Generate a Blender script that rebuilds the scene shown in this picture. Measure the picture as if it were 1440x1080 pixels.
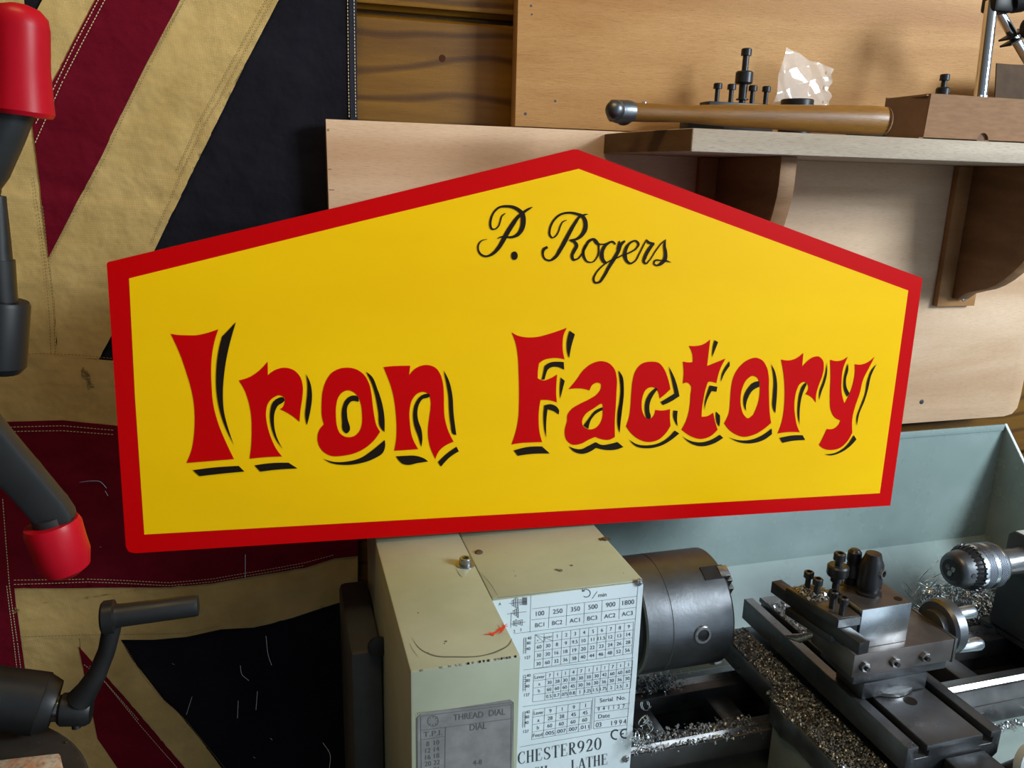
import bpy, bmesh, math, random
from mathutils import Vector, Matrix
from mathutils.geometry import tessellate_polygon
random.seed(7)
PI = math.pi
S = bpy.context.scene
C = S.collection
for o in list(bpy.data.objects): bpy.data.objects.remove(o)

# ------------------------------------------------------------ camera
# origin of the world = the photographer's eye; X along the back wall, Y towards it, Z up; floor at z=-1.45
RM = ((0.96068668, -0.27653463, 0.02469215), (-0.04733368, -0.25077289, -0.96688804), (0.27357015, 0.92770769, -0.25400358))
FPX = 1117.0
cd = bpy.data.cameras.new('camera'); cam = bpy.data.objects.new('camera', cd); C.objects.link(cam)
cd.sensor_fit = 'HORIZONTAL'; cd.sensor_width = 36.0; cd.lens = FPX / 1440 * 36
cd.clip_start = 0.01; cd.clip_end = 50
r, d, f = [Vector(v) for v in RM]
cam.matrix_world = Matrix((( r.x, -d.x, -f.x, 0), (r.y, -d.y, -f.y, 0), (r.z, -d.z, -f.z, 0), (0, 0, 0, 1)))
S.camera = cam

# ------------------------------------------------------------ light
S.view_settings.view_transform = 'Standard'; S.view_settings.look = 'None'
S.view_settings.gamma = 1; S.view_settings.use_curve_mapping = False
S.view_settings.exposure = 0.2
w = bpy.data.worlds.new('world'); S.world = w; w.use_nodes = True
w.node_tree.nodes['Background'].inputs[0].default_value = (0.62, 0.80, 1.0, 1)
w.node_tree.nodes['Background'].inputs[1].default_value = 0.27
def area(name, loc, target, sx, sy, power, col):
    l = bpy.data.lights.new(name, 'AREA'); l.shape = 'RECTANGLE'; l.size = sx; l.size_y = sy; l.energy = power; l.color = col
    o = bpy.data.objects.new(name, l); C.objects.link(o); o.location = loc
    o.rotation_euler = (Vector(target) - Vector(loc)).to_track_quat('-Z', 'Y').to_euler()
    return o
area('window_light', (2.15, -0.95, 0.82), (0.55, 0.8, -0.25), 0.8, 0.8, 90, (0.86, 0.95, 1.0))
area('front_fill_light', (1.75, -2.0, -0.50), (0.35, 0.8, -0.4), 1.5, 1.8, 11, (0.76, 0.90, 1.0))  # unseen cool fill, added at front right so the metal reflects something bright
area('ceiling_lamp', (-0.1, 0.25, 0.98), (0.1, 0.8, -0.1), 0.5, 0.15, 5.0, (1.0, 0.70, 0.33))

# ------------------------------------------------------------ pixel -> point helpers
def ray(px, py):
    a, b = (px - 720) / FPX, (py - 540) / FPX
    return Vector([RM[0][i] * a + RM[1][i] * b + RM[2][i] for i in range(3)])
def on(px, py, ax, v):
    q = ray(px, py); return q * (v / q[ax])
def onp(px, py, P0, N):
    q = ray(px, py); return q * (P0.dot(N) / q.dot(N))

# ------------------------------------------------------------ materials
def mat(name, c1, c2=None, rough=0.5, metal=0.0, scale=8.0, stretch=(1, 1, 1), bump=0.0, bscale=None, c3=None, spots=0.0, spotc=None, spec=0.5, coat=0.0, rvar=0.0, contrast=(0.35, 0.65), sheen=0.0, aniso=0):
    m = bpy.data.materials.new(name); m.use_nodes = True
    nt = m.node_tree; N = nt.nodes; L = nt.links; b = N['Principled BSDF']
    b.inputs['Roughness'].default_value = rough; b.inputs['Metallic'].default_value = metal
    b.inputs['Specular IOR Level'].default_value = spec; b.inputs['Coat Weight'].default_value = coat; b.inputs['Coat Roughness'].default_value = 0.2
    if sheen: b.inputs['Sheen Weight'].default_value = sheen
    b.inputs['Base Color'].default_value = (*c1, 1)
    tc = N.new('ShaderNodeTexCoord'); mp = N.new('ShaderNodeMapping'); mp.inputs['Scale'].default_value = stretch
    L.new(tc.outputs['Object'], mp.inputs[0])
    def noise(s, det=4, dist=0.0, rg=0.6):
        n = N.new('ShaderNodeTexNoise'); n.inputs['Scale'].default_value = s; n.inputs['Detail'].default_value = det
        n.inputs['Distortion'].default_value = dist; n.inputs['Roughness'].default_value = rg
        L.new(mp.outputs[0], n.inputs[0]); return n
    def ramp(src, a, bb, lo, hi):
        r = N.new('ShaderNodeValToRGB'); r.color_ramp.elements[0].position = lo; r.color_ramp.elements[1].position = hi
        r.color_ramp.elements[0].color = a; r.color_ramp.elements[1].color = bb; L.new(src, r.inputs[0]); return r
    out = None
    if c2:
        n = noise(scale); r = ramp(n.outputs[0], (*c1, 1), (*c2, 1), *contrast); out = r.outputs[0]
        if c3:
            n2 = noise(scale * 5.3, 3); mx = N.new('ShaderNodeMix'); mx.data_type = 'RGBA'
            r2 = ramp(n2.outputs[0], (0, 0, 0, 1), (1, 1, 1, 1), 0.5, 0.75)
            L.new(r2.outputs[0], mx.inputs['Factor']); L.new(out, mx.inputs[6]); mx.inputs[7].default_value = (*c3, 1); out = mx.outputs[2]
    if spots:
        n3 = noise(spots, 6, 0.3, 0.7); mx = N.new('ShaderNodeMix'); mx.data_type = 'RGBA'
        r3 = ramp(n3.outputs[0], (0, 0, 0, 1), (1, 1, 1, 1), 0.66, 0.74)
        L.new(r3.outputs[0], mx.inputs['Factor'])
        if out: L.new(out, mx.inputs[6])
        else: mx.inputs[6].default_value = (*c1, 1)
        mx.inputs[7].default_value = (*(spotc or c1), 1); out = mx.outputs[2]
    if out: L.new(out, b.inputs['Base Color'])
    if rvar:
        n4 = noise(scale * 1.7, 5); mr = N.new('ShaderNodeMapRange'); mr.inputs[1].default_value = .3; mr.inputs[2].default_value = .7
        mr.inputs[3].default_value = max(0.02, rough - rvar); mr.inputs[4].default_value = min(1, rough + rvar)
        L.new(n4.outputs[0], mr.inputs[0]); L.new(mr.outputs[0], b.inputs['Roughness'])
    if bump:
        n5 = noise(bscale or scale * 4, 4); bp = N.new('ShaderNodeBump'); bp.inputs['Strength'].default_value = bump; bp.inputs['Distance'].default_value = 0.0015
        L.new(n5.outputs[0], bp.inputs['Height']); L.new(bp.outputs[0], b.inputs['Normal'])
    return m

def wood(name, base, dark, light, rough, grain=1.0, rings=3.0, coat=0.0, pore=0.5, bump=0.25, seed=0.0, lines=.35):
    """wood whose grain runs along X: stretched noise, warped ring lines and fine pores"""
    m = bpy.data.materials.new(name); m.use_nodes = True
    nt = m.node_tree; N = nt.nodes; L = nt.links; b = N['Principled BSDF']
    b.inputs['Roughness'].default_value = rough; b.inputs['Coat Weight'].default_value = coat; b.inputs['Coat Roughness'].default_value = 0.25; b.inputs['Specular IOR Level'].default_value = .25
    tc = N.new('ShaderNodeTexCoord')
    def mp(sc):
        q = N.new('ShaderNodeMapping'); q.inputs['Scale'].default_value = sc; q.inputs['Location'].default_value = (seed, seed * .7, seed * 1.3)
        L.new(tc.outputs['Object'], q.inputs[0]); return q.outputs[0]
    def nz(v, s, det, dist=0):
        n = N.new('ShaderNodeTexNoise'); n.inputs['Scale'].default_value = s; n.inputs['Detail'].default_value = det; n.inputs['Distortion'].default_value = dist
        n.inputs['Roughness'].default_value = .65
        L.new(v, n.inputs[0]); return n.outputs[0]
    def rp(src, lo, hi, a, c):
        r = N.new('ShaderNodeValToRGB'); r.color_ramp.elements[0].position = lo; r.color_ramp.elements[1].position = hi
        r.color_ramp.elements[0].color = (*a, 1); r.color_ramp.elements[1].color = (*c, 1); L.new(src, r.inputs[0]); return r.outputs[0]
    def mix(f, a, c, mode='MIX'):
        x = N.new('ShaderNodeMix'); x.data_type = 'RGBA'; x.blend_type = mode
        if isinstance(f, float): x.inputs['Factor'].default_value = f
        else: L.new(f, x.inputs['Factor'])
        for s, q in ((6, a), (7, c)):
            if isinstance(q, tuple): x.inputs[s].default_value = (*q, 1)
            else: L.new(q, x.inputs[s])
        return x.outputs[2]
    body = rp(nz(mp((1.2 * grain, 3, 9 * grain)), 2.2, 6, .4), .32, .7, dark, light)
    col = mix(.55, base, body)
    wv = N.new('ShaderNodeTexWave'); wv.wave_type = 'BANDS'; wv.bands_direction = 'Z'; wv.inputs['Scale'].default_value = rings
    wv.inputs['Distortion'].default_value = 6.5; wv.inputs['Detail'].default_value = 2; wv.inputs['Detail Scale'].default_value = .9
    L.new(mp((.35, 1, 1)), wv.inputs[0])
    ln = rp(wv.outputs['Fac'], .0, .22, (1, 1, 1), (0, 0, 0))
    col = mix(mix(lines, (0., 0., 0.), ln), col, dark)
    pores = nz(mp((30, 60, 620)), 3, 5)
    pr = rp(pores, .50, .78, (0, 0, 0), (1, 1, 1))
    col = mix(mix(pore, (0., 0., 0.), pr), col, tuple(v * .55 for v in dark))
    L.new(col, b.inputs['Base Color'])
    bp = N.new('ShaderNodeBump'); bp.inputs['Strength'].default_value = bump; bp.inputs['Distance'].default_value = .0012; bp.invert = True
    L.new(pores, bp.inputs['Height']); L.new(bp.outputs[0], b.inputs['Normal'])
    return m

def fabric(name, c1, c2, rough=0.95):
    m = mat(name, c1, c2, rough=rough, scale=13, contrast=(.3, .72), spec=.05)
    nt = m.node_tree; N = nt.nodes; L = nt.links; b = N['Principled BSDF']
    tc = N.new('ShaderNodeTexCoord'); bumps = []
    for dr in ('X', 'Z'):
        wv = N.new('ShaderNodeTexWave'); wv.bands_direction = dr; wv.inputs['Scale'].default_value = 260; wv.inputs['Distortion'].default_value = 1.2
        L.new(tc.outputs['Object'], wv.inputs[0]); bumps.append(wv.outputs['Fac'])
    ad = N.new('ShaderNodeMath'); ad.operation = 'ADD'; L.new(bumps[0], ad.inputs[0]); L.new(bumps[1], ad.inputs[1])
    nz = N.new('ShaderNodeTexNoise'); nz.inputs['Scale'].default_value = 22; nz.inputs['Detail'].default_value = 3; L.new(tc.outputs['Object'], nz.inputs[0])
    b1 = N.new('ShaderNodeBump'); b1.inputs['Strength'].default_value = .8; b1.inputs['Distance'].default_value = .009; L.new(nz.outputs[0], b1.inputs['Height'])
    b2 = N.new('ShaderNodeBump'); b2.inputs['Strength'].default_value = .35; b2.inputs['Distance'].default_value = .0004
    L.new(ad.outputs[0], b2.inputs['Height']); L.new(b1.outputs[0], b2.inputs['Normal']); L.new(b2.outputs[0], b.inputs['Normal'])
    return m

M = {}
M['ply'] = wood('plywood', (.50, .265, .095), (.32, .145, .042), (.64, .39, .165), .45, .8, 1.6, pore=.6, seed=2.0, lines=.6)
M['ply_low'] = wood('plywood_pale', (.60, .41, .26), (.42, .25, .14), (.76, .59, .43), .5, .7, 1.9, pore=.55, seed=7.0, lines=.5)
M['ply_edge'] = wood('plywood_edge', (.12, .06, .03), (.05, .025, .012), (.2, .11, .05), .7)
M['plank'] = wood('varnished_pine', (.155, .068, .005), (.048, .017, .002), (.25, .12, .010), .38, 1.0, 10, coat=.05, pore=.2, seed=11, lines=.75)
M['shelf'] = wood('weathered_shelf_wood', (.40, .33, .25), (.23, .175, .125), (.60, .53, .44), .7, .8, 2.5, pore=.8, seed=4)
M['shelf_end'] = wood('shelf_end_wood', (.11, .058, .022), (.06, .032, .014), (.20, .12, .055), .6, 1, 9, seed=5)
M['bracket'] = wood('bracket_wood', (.22, .12, .055), (.12, .06, .025), (.32, .18, .09), .55, 1.0, 4, seed=9)
M['batten'] = wood('batten_wood', (.34, .17, .06), (.22, .10, .035), (.44, .24, .1), .5, 1, 3, seed=3)
M['hickory'] = wood('hammer_handle_wood', (.25, .11, .013), (.10, .038, .005), (.36, .17, .028), .36, 1.5, 14, coat=.25, pore=.6, seed=6)
M['endgrain'] = mat('end_grain', (.42, .30, .2), (.2, .12, .08), rough=.8, scale=120, contrast=(.4, .6))
M['navy'] = fabric('navy_cloth', (.008, .008, .012), (.013, .013, .018))
M['cream'] = fabric('cream_cloth', (.37, .255, .092), (.52, .375, .155))
M['maroon'] = fabric('maroon_cloth', (.10, .003, .010), (.13, .005, .015))
M['thread'] = mat('stitch_thread', (.55, .45, .27), rough=.9)
M['thread_dk'] = mat('seam_thread', (.20, .135, .05), rough=.9)
M['hem'] = fabric('navy_hem', (.02, .022, .034), (.03, .032, .045))
M['red_paint'] = mat('red_gloss_paint', (.44, .0004, .0012), (.48, .0006, .0016), rough=.38, scale=3, bump=.05, bscale=160, spec=.07)
M['yellow_paint'] = mat('yellow_gloss_paint', (.74, .43, .0006), (.78, .475, .0008), rough=.36, scale=2.0, bump=.08, bscale=70, stretch=(1, 1, 3), spec=.10)
M['black_paint'] = mat('black_sign_paint', (.010, .006, .003), rough=.4, spec=.1)
M['lathe_paint'] = mat('sage_enamel', (.255, .28, .20), (.31, .335, .25), rough=.42, scale=9, spots=26, spotc=(.18, .185, .12), rvar=.12, bump=.12, bscale=60)
M['lathe_chip'] = mat('bare_chipped_paint', (.35, .36, .32), (.10, .08, .05), rough=.6, scale=200)
M['guard_paint'] = mat('blue_grey_enamel', (.20, .27, .265), (.27, .35, .345), rough=.27, scale=6, spots=18, spotc=(.19, .24, .235), rvar=.13, coat=.3)
M['plate'] = mat('brushed_aluminium_plate', (.56, .65, .69), (.64, .73, .77), rough=.42, metal=.1, scale=12, rvar=.1)
M['plate_dim'] = mat('dull_dial_plate', (.20, .205, .20), (.27, .27, .265), rough=.5, metal=.3, scale=60)
M['ink'] = mat('plate_ink', (.03, .035, .045), rough=.6)
M['ink_dim'] = mat('plate_ink_grey', (.085, .09, .085), rough=.6)
M['redpen'] = mat('red_marker', (.65, .03, .015), rough=.6)
M['steel'] = mat('ground_steel', (.24, .245, .25), (.34, .345, .35), rough=.30, metal=.9, scale=30, stretch=(1, 5, 5), rvar=.1)
M['steel_bright'] = mat('bright_steel', (.42, .46, .49), (.52, .56, .59), rough=.27, metal=1, scale=25, rvar=.08)
M['chuck'] = mat('chuck_steel', (.105, .112, .122), (.155, .165, .18), rough=.42, metal=.95, scale=18, spots=40, spotc=(.13, .12, .115), rvar=.1, bump=.1, bscale=250)
M['cast'] = mat('oily_cast_iron', (.052, .055, .060), (.092, .098, .106), rough=.36, metal=.75, scale=22, spots=60, spotc=(.05, .045, .04), rvar=.12, bump=.15, bscale=300)
M['cast_top'] = mat('machined_iron', (.088, .088, .093), (.145, .145, .152), rough=.36, metal=.85, scale=18, spots=45, spotc=(.12, .105, .095), rvar=.14)
M['rusty'] = mat('brown_stained_steel', (.10, .086, .080), (.17, .152, .145), rough=.42, metal=.8, scale=20, spots=50, spotc=(.1, .05, .03), rvar=.12)
M['dark_cast'] = mat('dark_grey_casting', (.025, .028, .03), (.04, .044, .047), rough=.5, metal=.2, scale=20)
M['apron'] = mat('grey_green_casting', (.12, .135, .12), (.17, .18, .16), rough=.5, scale=20, spots=30, spotc=(.08, .085, .07))
M['black_ox'] = mat('black_oxide_steel', (.022, .023, .025), (.035, .036, .04), rough=.38, metal=.6, scale=40, rvar=.08)
M['black_iron'] = mat('black_machine_iron', (.008, .008, .008), (.014, .014, .014), rough=.45, metal=.2, spec=.4, scale=30, rvar=.1)
M['black_plastic'] = mat('black_plastic', (.008, .008, .009), rough=.45, spec=.25)
M['knot'] = mat('reddish_knot', (.075, .018, .005), (.035, .012, .003), rough=.6, scale=150, spec=.08)
M['arm'] = mat('dark_grey_arm', (.013, .013, .013), (.018, .018, .018), rough=.5, spec=.3, scale=30)
M['red_plastic'] = mat('red_plastic_grip', (.34, .001, .008), (.40, .002, .011), rough=.38, scale=10, spec=.2)
M['chrome'] = mat('chrome', (.75, .75, .76), rough=.07, metal=1)
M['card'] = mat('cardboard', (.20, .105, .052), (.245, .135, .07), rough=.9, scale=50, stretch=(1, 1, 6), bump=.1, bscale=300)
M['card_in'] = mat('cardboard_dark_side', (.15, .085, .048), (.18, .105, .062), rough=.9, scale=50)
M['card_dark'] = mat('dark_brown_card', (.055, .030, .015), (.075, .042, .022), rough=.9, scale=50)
M['blue'] = mat('blue_carton', (.02, .10, .14), (.03, .14, .19), rough=.4, scale=30)
M['cyan'] = mat('pale_cyan_label', (.25, .55, .68), rough=.5)
M['pan'] = mat('brown_iron_disc', (.035, .028, .022), (.06, .048, .038), rough=.6, metal=.3, scale=30, spots=90, spotc=(.12, .11, .1))
M['swarf_dark'] = mat('dark_swarf', (.10, .11, .12), (.42, .46, .50), rough=.36, metal=.6, scale=300, contrast=(.45, .6))
M['swarf'] = mat('bright_swarf', (.66, .68, .70), rough=.2, metal=1)
M['floor'] = mat('concrete_floor', (.12, .115, .105), (.17, .16, .15), rough=.8, scale=5)
M['ceil'] = mat('pale_ceiling_boards', (.42, .44, .45), (.50, .52, .53), rough=.7, scale=4)
M['smear'] = mat('paint_smeared_wood', (.55, .42, .30), (.5, .20, .08), rough=.5, scale=70, c3=(.12, .14, .08), contrast=(.4, .6))
M['grime'] = mat('grimy_scratch', (.10, .095, .07), rough=.8)
def knurl():
    m = mat('knurled_steel', (.17, .19, .23), rough=.42, metal=1)
    nt = m.node_tree; N = nt.nodes; L = nt.links
    tc = N.new('ShaderNodeTexCoord'); adds = []
    for rot in (.78, -.78):
        mp = N.new('ShaderNodeMapping'); mp.inputs['Rotation'].default_value = (0, rot, 0); L.new(tc.outputs['Object'], mp.inputs[0])
        wv = N.new('ShaderNodeTexWave'); wv.inputs['Scale'].default_value = 170; L.new(mp.outputs[0], wv.inputs[0]); adds.append(wv.outputs['Fac'])
    a = N.new('ShaderNodeMath'); a.operation = 'MULTIPLY'; L.new(adds[0], a.inputs[0]); L.new(adds[1], a.inputs[1])
    b = N.new('ShaderNodeBump'); b.inputs['Strength'].default_value = .8; b.inputs['Distance'].default_value = .0008
    L.new(a.outputs[0], b.inputs['Height']); L.new(b.outputs[0], N['Principled BSDF'].inputs['Normal']); return m
M['knurl'] = knurl()
def bagmat():
    m = bpy.data.materials.new('clear_plastic_film'); m.use_nodes = True
    N = m.node_tree.nodes; L = m.node_tree.links; b = N['Principled BSDF']
    b.inputs['Base Color'].default_value = (.9, .9, .9, 1); b.inputs['Roughness'].default_value = .12
    b.inputs['Alpha'].default_value = .33; b.inputs['Specular IOR Level'].default_value = 1.0; b.inputs['Coat Weight'].default_value = 1
    return m
M['film'] = bagmat()

# ------------------------------------------------------------ object helpers
ORG = {}
def finish(bm, name, m, angle=0.6, smooth=True):
    bmesh.ops.remove_doubles(bm, verts=bm.verts, dist=1e-6)
    bmesh.ops.recalc_face_normals(bm, faces=bm.faces)
    if smooth:
        for fc in bm.faces: fc.smooth = True
        for e in bm.edges: e.smooth = len(e.link_faces) == 2 and e.calc_face_angle(0) < angle
    me = bpy.data.meshes.new(name); bm.to_mesh(me); bm.free(); me.materials.append(m); return me
def obj(name, bm, m, parent=None, label=None, kind=None, keep=False, angle=0.6):
    if parent is None:
        if keep: org = Vector((0, 0, 0))
        else:
            vs = [v.co for v in bm.verts]
            org = Vector(((min(v.x for v in vs) + max(v.x for v in vs)) / 2, (min(v.y for v in vs) + max(v.y for v in vs)) / 2, min(v.z for v in vs)))
    else: org = ORG[parent.name]
    bmesh.ops.translate(bm, verts=bm.verts, vec=-org)
    o = bpy.data.objects.new(name, finish(bm, name, m, angle)); C.objects.link(o)
    if parent is None: o.location = org
    else: o.parent = parent
    ORG[o.name] = org
    if label: o['label'] = label
    if kind: o['kind'] = kind
    return o
def thing(name, label, cat, loc=(0, 0, 0), group=None):
    o = bpy.data.objects.new(name, None); C.objects.link(o); o.location = loc; o.empty_display_size = .02
    ORG[o.name] = Vector(loc); o['label'] = label; o['category'] = cat
    if group: o['group'] = group
    return o
def tag(o, label, cat, group=None):
    o['label'] = label; o['category'] = cat
    if group: o['group'] = group
    return o
def NB(): return bmesh.new()
def merge(bm, t):
    me = bpy.data.meshes.new('tmp'); t.to_mesh(me); t.free(); bm.from_mesh(me); bpy.data.meshes.remove(me)
def box(bm, x0, x1, y0, y1, z0, z1, bev=0.0, seg=2, rot=None, about=None):
    t = NB(); bmesh.ops.create_cube(t, size=1)
    for v in t.verts: v.co = Vector(((x0 + x1) / 2 + v.co.x * (x1 - x0), (y0 + y1) / 2 + v.co.y * (y1 - y0), (z0 + z1) / 2 + v.co.z * (z1 - z0)))
    if bev: bmesh.ops.bevel(t, geom=t.edges[:], offset=bev, segments=seg, affect='EDGES', profile=.5)
    if rot is not None: bmesh.ops.rotate(t, verts=t.verts, cent=about, matrix=rot)
    merge(bm, t); return bm
def frame(a):
    a = a.normalized(); u = a.orthogonal().normalized() if abs(a.x) < .9 else Vector((0, 1, 0)).cross(a).normalized()
    return a, u, a.cross(u)
def rev(bm, p0, axis, prof, seg=32, closed=True, u=None):
    """solid of revolution; prof = [(distance along axis, radius)]"""
    p0 = Vector(p0); a, uu, vv = frame(Vector(axis))
    rings = []
    for t, rr in prof:
        c = p0 + a * t
        rings.append([bm.verts.new(c + (uu * math.cos(2 * PI * k / seg) + vv * math.sin(2 * PI * k / seg)) * max(rr, 1e-5)) for k in range(seg)])
    for A, B in zip(rings, rings[1:]):
        for k in range(seg): bm.faces.new((A[k], A[(k + 1) % seg], B[(k + 1) % seg], B[k]))
    if closed: bm.faces.new(rings[0][::-1]); bm.faces.new(rings[-1])
    return bm
def cyl(bm, p0, p1, r0, r1=None, seg=24, bev=0.0):
    p0, p1 = Vector(p0), Vector(p1); L = (p1 - p0).length; r1 = r0 if r1 is None else r1
    prof = [(0, r0), (L, r1)] if not bev else [(0, r0 - bev), (bev, r0), (L - bev, r1), (L, r1 - bev)]
    return rev(bm, p0, p1 - p0, prof, seg)
def tube(bm, pts, rad, seg=10, closed=True, flat=None):
    pts = [Vector(p) for p in pts]; n = len(pts); rings = []; pu = None
    for i, p in enumerate(pts):
        a = (pts[min(i + 1, n - 1)] - pts[max(i - 1, 0)]).normalized()
        if pu is None: pu = a.orthogonal().normalized()
        u = (pu - a * pu.dot(a)).normalized(); v = a.cross(u); pu = u
        rr = rad[i] if isinstance(rad, (list, tuple)) else rad
        rings.append([bm.verts.new(p + (u * math.cos(2 * PI * k / seg) + v * math.sin(2 * PI * k / seg)) * rr) for k in range(seg)])
    for A, B in zip(rings, rings[1:]):
        for k in range(seg): bm.faces.new((A[k], A[(k + 1) % seg], B[(k + 1) % seg], B[k]))
    if closed: bm.faces.new(rings[0][::-1]); bm.faces.new(rings[-1])
    return bm
def prism(bm, poly, vec, bev=0.0):
    t = NB(); vec = Vector(vec); n = len(poly)
    A = [t.verts.new(Vector(p)) for p in poly]; B = [t.verts.new(Vector(p) + vec) for p in poly]
    t.faces.new(A); t.faces.new(B[::-1])
    for k in range(n): t.faces.new((A[k], B[k], B[(k + 1) % n], A[(k + 1) % n]))
    bmesh.ops.recalc_face_normals(t, faces=t.faces)
    if bev: bmesh.ops.bevel(t, geom=t.edges[:], offset=bev, segments=2, affect='EDGES', profile=.5)
    merge(bm, t); return bm
def smooth_pts(pts, n=6, closed=False):
    """Catmull-Rom through pts; a point with a third item True is a sharp corner"""
    P = [Vector((p[0], p[1], 0)) for p in pts]; sh = [len(p) > 2 and bool(p[2]) for p in pts]; N = len(P); out = []
    rng = range(N) if closed else range(N - 1)
    for i in rng:
        p1, p2 = P[i], P[(i + 1) % N]
        p0 = P[i - 1] if (closed or i > 0) else p1 * 2 - p2
        p3 = P[(i + 2) % N] if (closed or i + 2 < N) else p2 * 2 - p1
        L = (p2 - p1).length
        def tang(a, b, c):
            d1, d2 = max((b - a).length, 1e-6), max((c - b).length, 1e-6)
            return ((b - a) / d1 * d2 + (c - b) / d2 * d1) / (d1 + d2)
        m1 = None if sh[i] else tang(p0, p1, p2) * L; m2 = None if sh[(i + 1) % N] else tang(p1, p2, p3) * L
        ch = p2 - p1
        if m1 is None and m2 is None: m1 = m2 = ch
        elif m1 is None: m1 = ch * 1.5 - m2 * .5
        elif m2 is None: m2 = ch * 1.5 - m1 * .5
        for k in range(n):
            t = k / n; h = (2 * t**3 - 3 * t**2 + 1, t**3 - 2 * t**2 + t, -2 * t**3 + 3 * t**2, t**3 - t**2)
            out.append(p1 * h[0] + m1 * h[1] + p2 * h[2] + m2 * h[3])
    if not closed: out.append(P[-1])
    return out

# ------------------------------------------------------------ the room
H = 1.45
fl = obj('floor', box(NB(), -1.3, 2.7, -1.2, 1.0, -H - .05, -H), M['floor'], kind='structure')
wb = obj('wall_back', box(NB(), -1.3, 2.7, .962, 1.0, -H, 1.05), M['plank'], kind='structure')
obj('wall_left', box(NB(), -1.34, -1.3, -1.2, 1.0, -H, 1.05), M['plank'], kind='structure')
obj('ceiling', box(NB(), -1.34, 2.7, -1.2, 1.0, 1.05, 1.09), M['ceil'], kind='structure')
# horizontal shiplap planks with recessed joints
k = 0; z = .169 - .1475 * 11
while z < 1.0:
    z0, z1 = max(z + .0025, -H), min(z + .1475 - .0025, 1.05)
    b = NB()
    prism(b, [(-1.3, .945, z0 + .006), (-1.3, .945, z1 - .004), (-1.3, .951, z1), (-1.3, .962, z1), (-1.3, .962, z0), (-1.3, .951, z0)], (4.0, 0, 0))
    obj('plank', b, M['plank'], wb); z += .1475; k += 1
q = on(622, 82, 1, .9448); obj('knot', rev(NB(), (q.x, .9453, q.z), (0, -1, 0), [(0, .0044), (.0006, .0036)], 14), M['knot'], wb)
# moulded rib along the foot of the plank above the big one
box(b := NB(), -1.3, 2.7, .9405, .9455, .1755, .1815, .0015)
obj('bead', b, M['plank'], wb)

# plywood sheets screwed over the planks
up = thing('plywood_sheet', 'large honey-brown plywood sheet fixed to the wall above the wooden shelf', 'plywood', (1.1, .91, .053))
obj('panel', box(NB(), .2612, 1.9, .90, .918, .0535, 1.04, .0006), M['ply'], up)
def dot(px, py, rr, m, parent, name='screw', y=.90):
    p = on(px, py, 1, y); b = NB()
    rev(b, (p.x, y + .002, p.z), (0, -1, 0), [(0, rr), (.0025, rr), (.0032, rr * .5)], 14)
    o = obj(name, b, m, parent)
    c = NB(); box(c, p.x - rr * .7, p.x + rr * .7, y - .0014, y - .001, p.z - rr * .12, p.z + rr * .12); box(c, p.x - rr * .12, p.x + rr * .12, y - .0014, y - .001, p.z - rr * .7, p.z + rr * .7)
    obj('slot', c, M['ink'], o)
dot(906, 146, .0032, M['steel'], up)
for q in ((739, 160, .0017), (747, 8, .0013), (781, 142, .0014), (748, 20, .001)):
    p = on(q[0], q[1], 1, .8995); obj('nail_hole', rev(NB(), (p.x, .9003, p.z), (0, -1, 0), [(0, q[2]), (.0006, q[2])], 10), M['ink'], up)
lo = thing('plywood_sheet', 'long plywood sheet behind the sign, left end over the flag, lower right corner rounded', 'plywood', (.6, .91, -.336))
zt, zb = .0525, -.3355
pl = [(.0543, zb), (1.045, zb), (1.060, zb + .003), (1.0685, zb + .012), (1.0705, zb + .03), (1.075, zt), (.0535, zt)]
obj('panel', prism(NB(), [(x, .90, z) for x, z in pl], (0, .018, 0), .0005), M['ply_low'], lo)
obj('end_grain', box(NB(), .0532, .0542, .9005, .9178, zb + .001, zt - .001), M['ply_edge'], lo, 'dark rough left end')
b = NB()
for i in range(26):
    z = random.uniform(zb + .05, zt - .004); Lw = random.uniform(.002, .007)
    box(b, .0545, .0545 + Lw, .8997, .9001, z, z + .0006)
obj('splinters', b, M['ply_edge'], lo, kind='stuff')
dot(1296, 565, .0035, M['ink'], lo, 'knot')

# ------------------------------------------------------------ the flag
FY = .928
def fold(x, z):
    return (.0030 * math.sin(9 * x + 5 * z + .5) * math.sin(14 * z + 3 * x) + .0007 * math.sin(34 * x - 22 * z + 1.2) * math.sin(9 * z + 20 * x)
            + .0012 * math.exp(-((z + .03 + .12 * (x + .15)) / .009) ** 2) - .0014 * math.exp(-((z + .045 + .12 * (x + .15)) / .010) ** 2)
            + .0016 * math.exp(-((x + .085 - .1 * z) / .012) ** 2) * (1 if z > 0 else .4))
def panel(name, poly, m, parent, layer, edge=True):
    P = [on(x, y, 1, FY) for x, y in poly]; t = NB()
    vs = [t.verts.new(p) for p in P]; t.faces.new(vs)
    bmesh.ops.triangulate(t, faces=t.faces[:])
    xs = [p.x for p in P]; zs = [p.z for p in P]; st = .007
    x = math.ceil(min(xs) / st) * st
    while x < max(xs):
        bmesh.ops.bisect_plane(t, geom=t.verts[:] + t.edges[:] + t.faces[:], plane_co=(x, 0, 0), plane_no=(1, 0, 0)); x += st
    z = math.ceil(min(zs) / st) * st
    while z < max(zs):
        bmesh.ops.bisect_plane(t, geom=t.verts[:] + t.edges[:] + t.faces[:], plane_co=(0, 0, z), plane_no=(0, 0, 1)); z += st
    bmesh.ops.remove_doubles(t, verts=t.verts, dist=.0007)
    for v in t.verts: v.co.y = FY - layer * .0011 + fold(v.co.x, v.co.z)
    ex = bmesh.ops.extrude_face_region(t, geom=t.faces[:])
    for v in ex['geom']:
        if isinstance(v, bmesh.types.BMVert): v.co.y += .0009
    return obj(name, t, m, parent, angle=.9)
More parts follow.
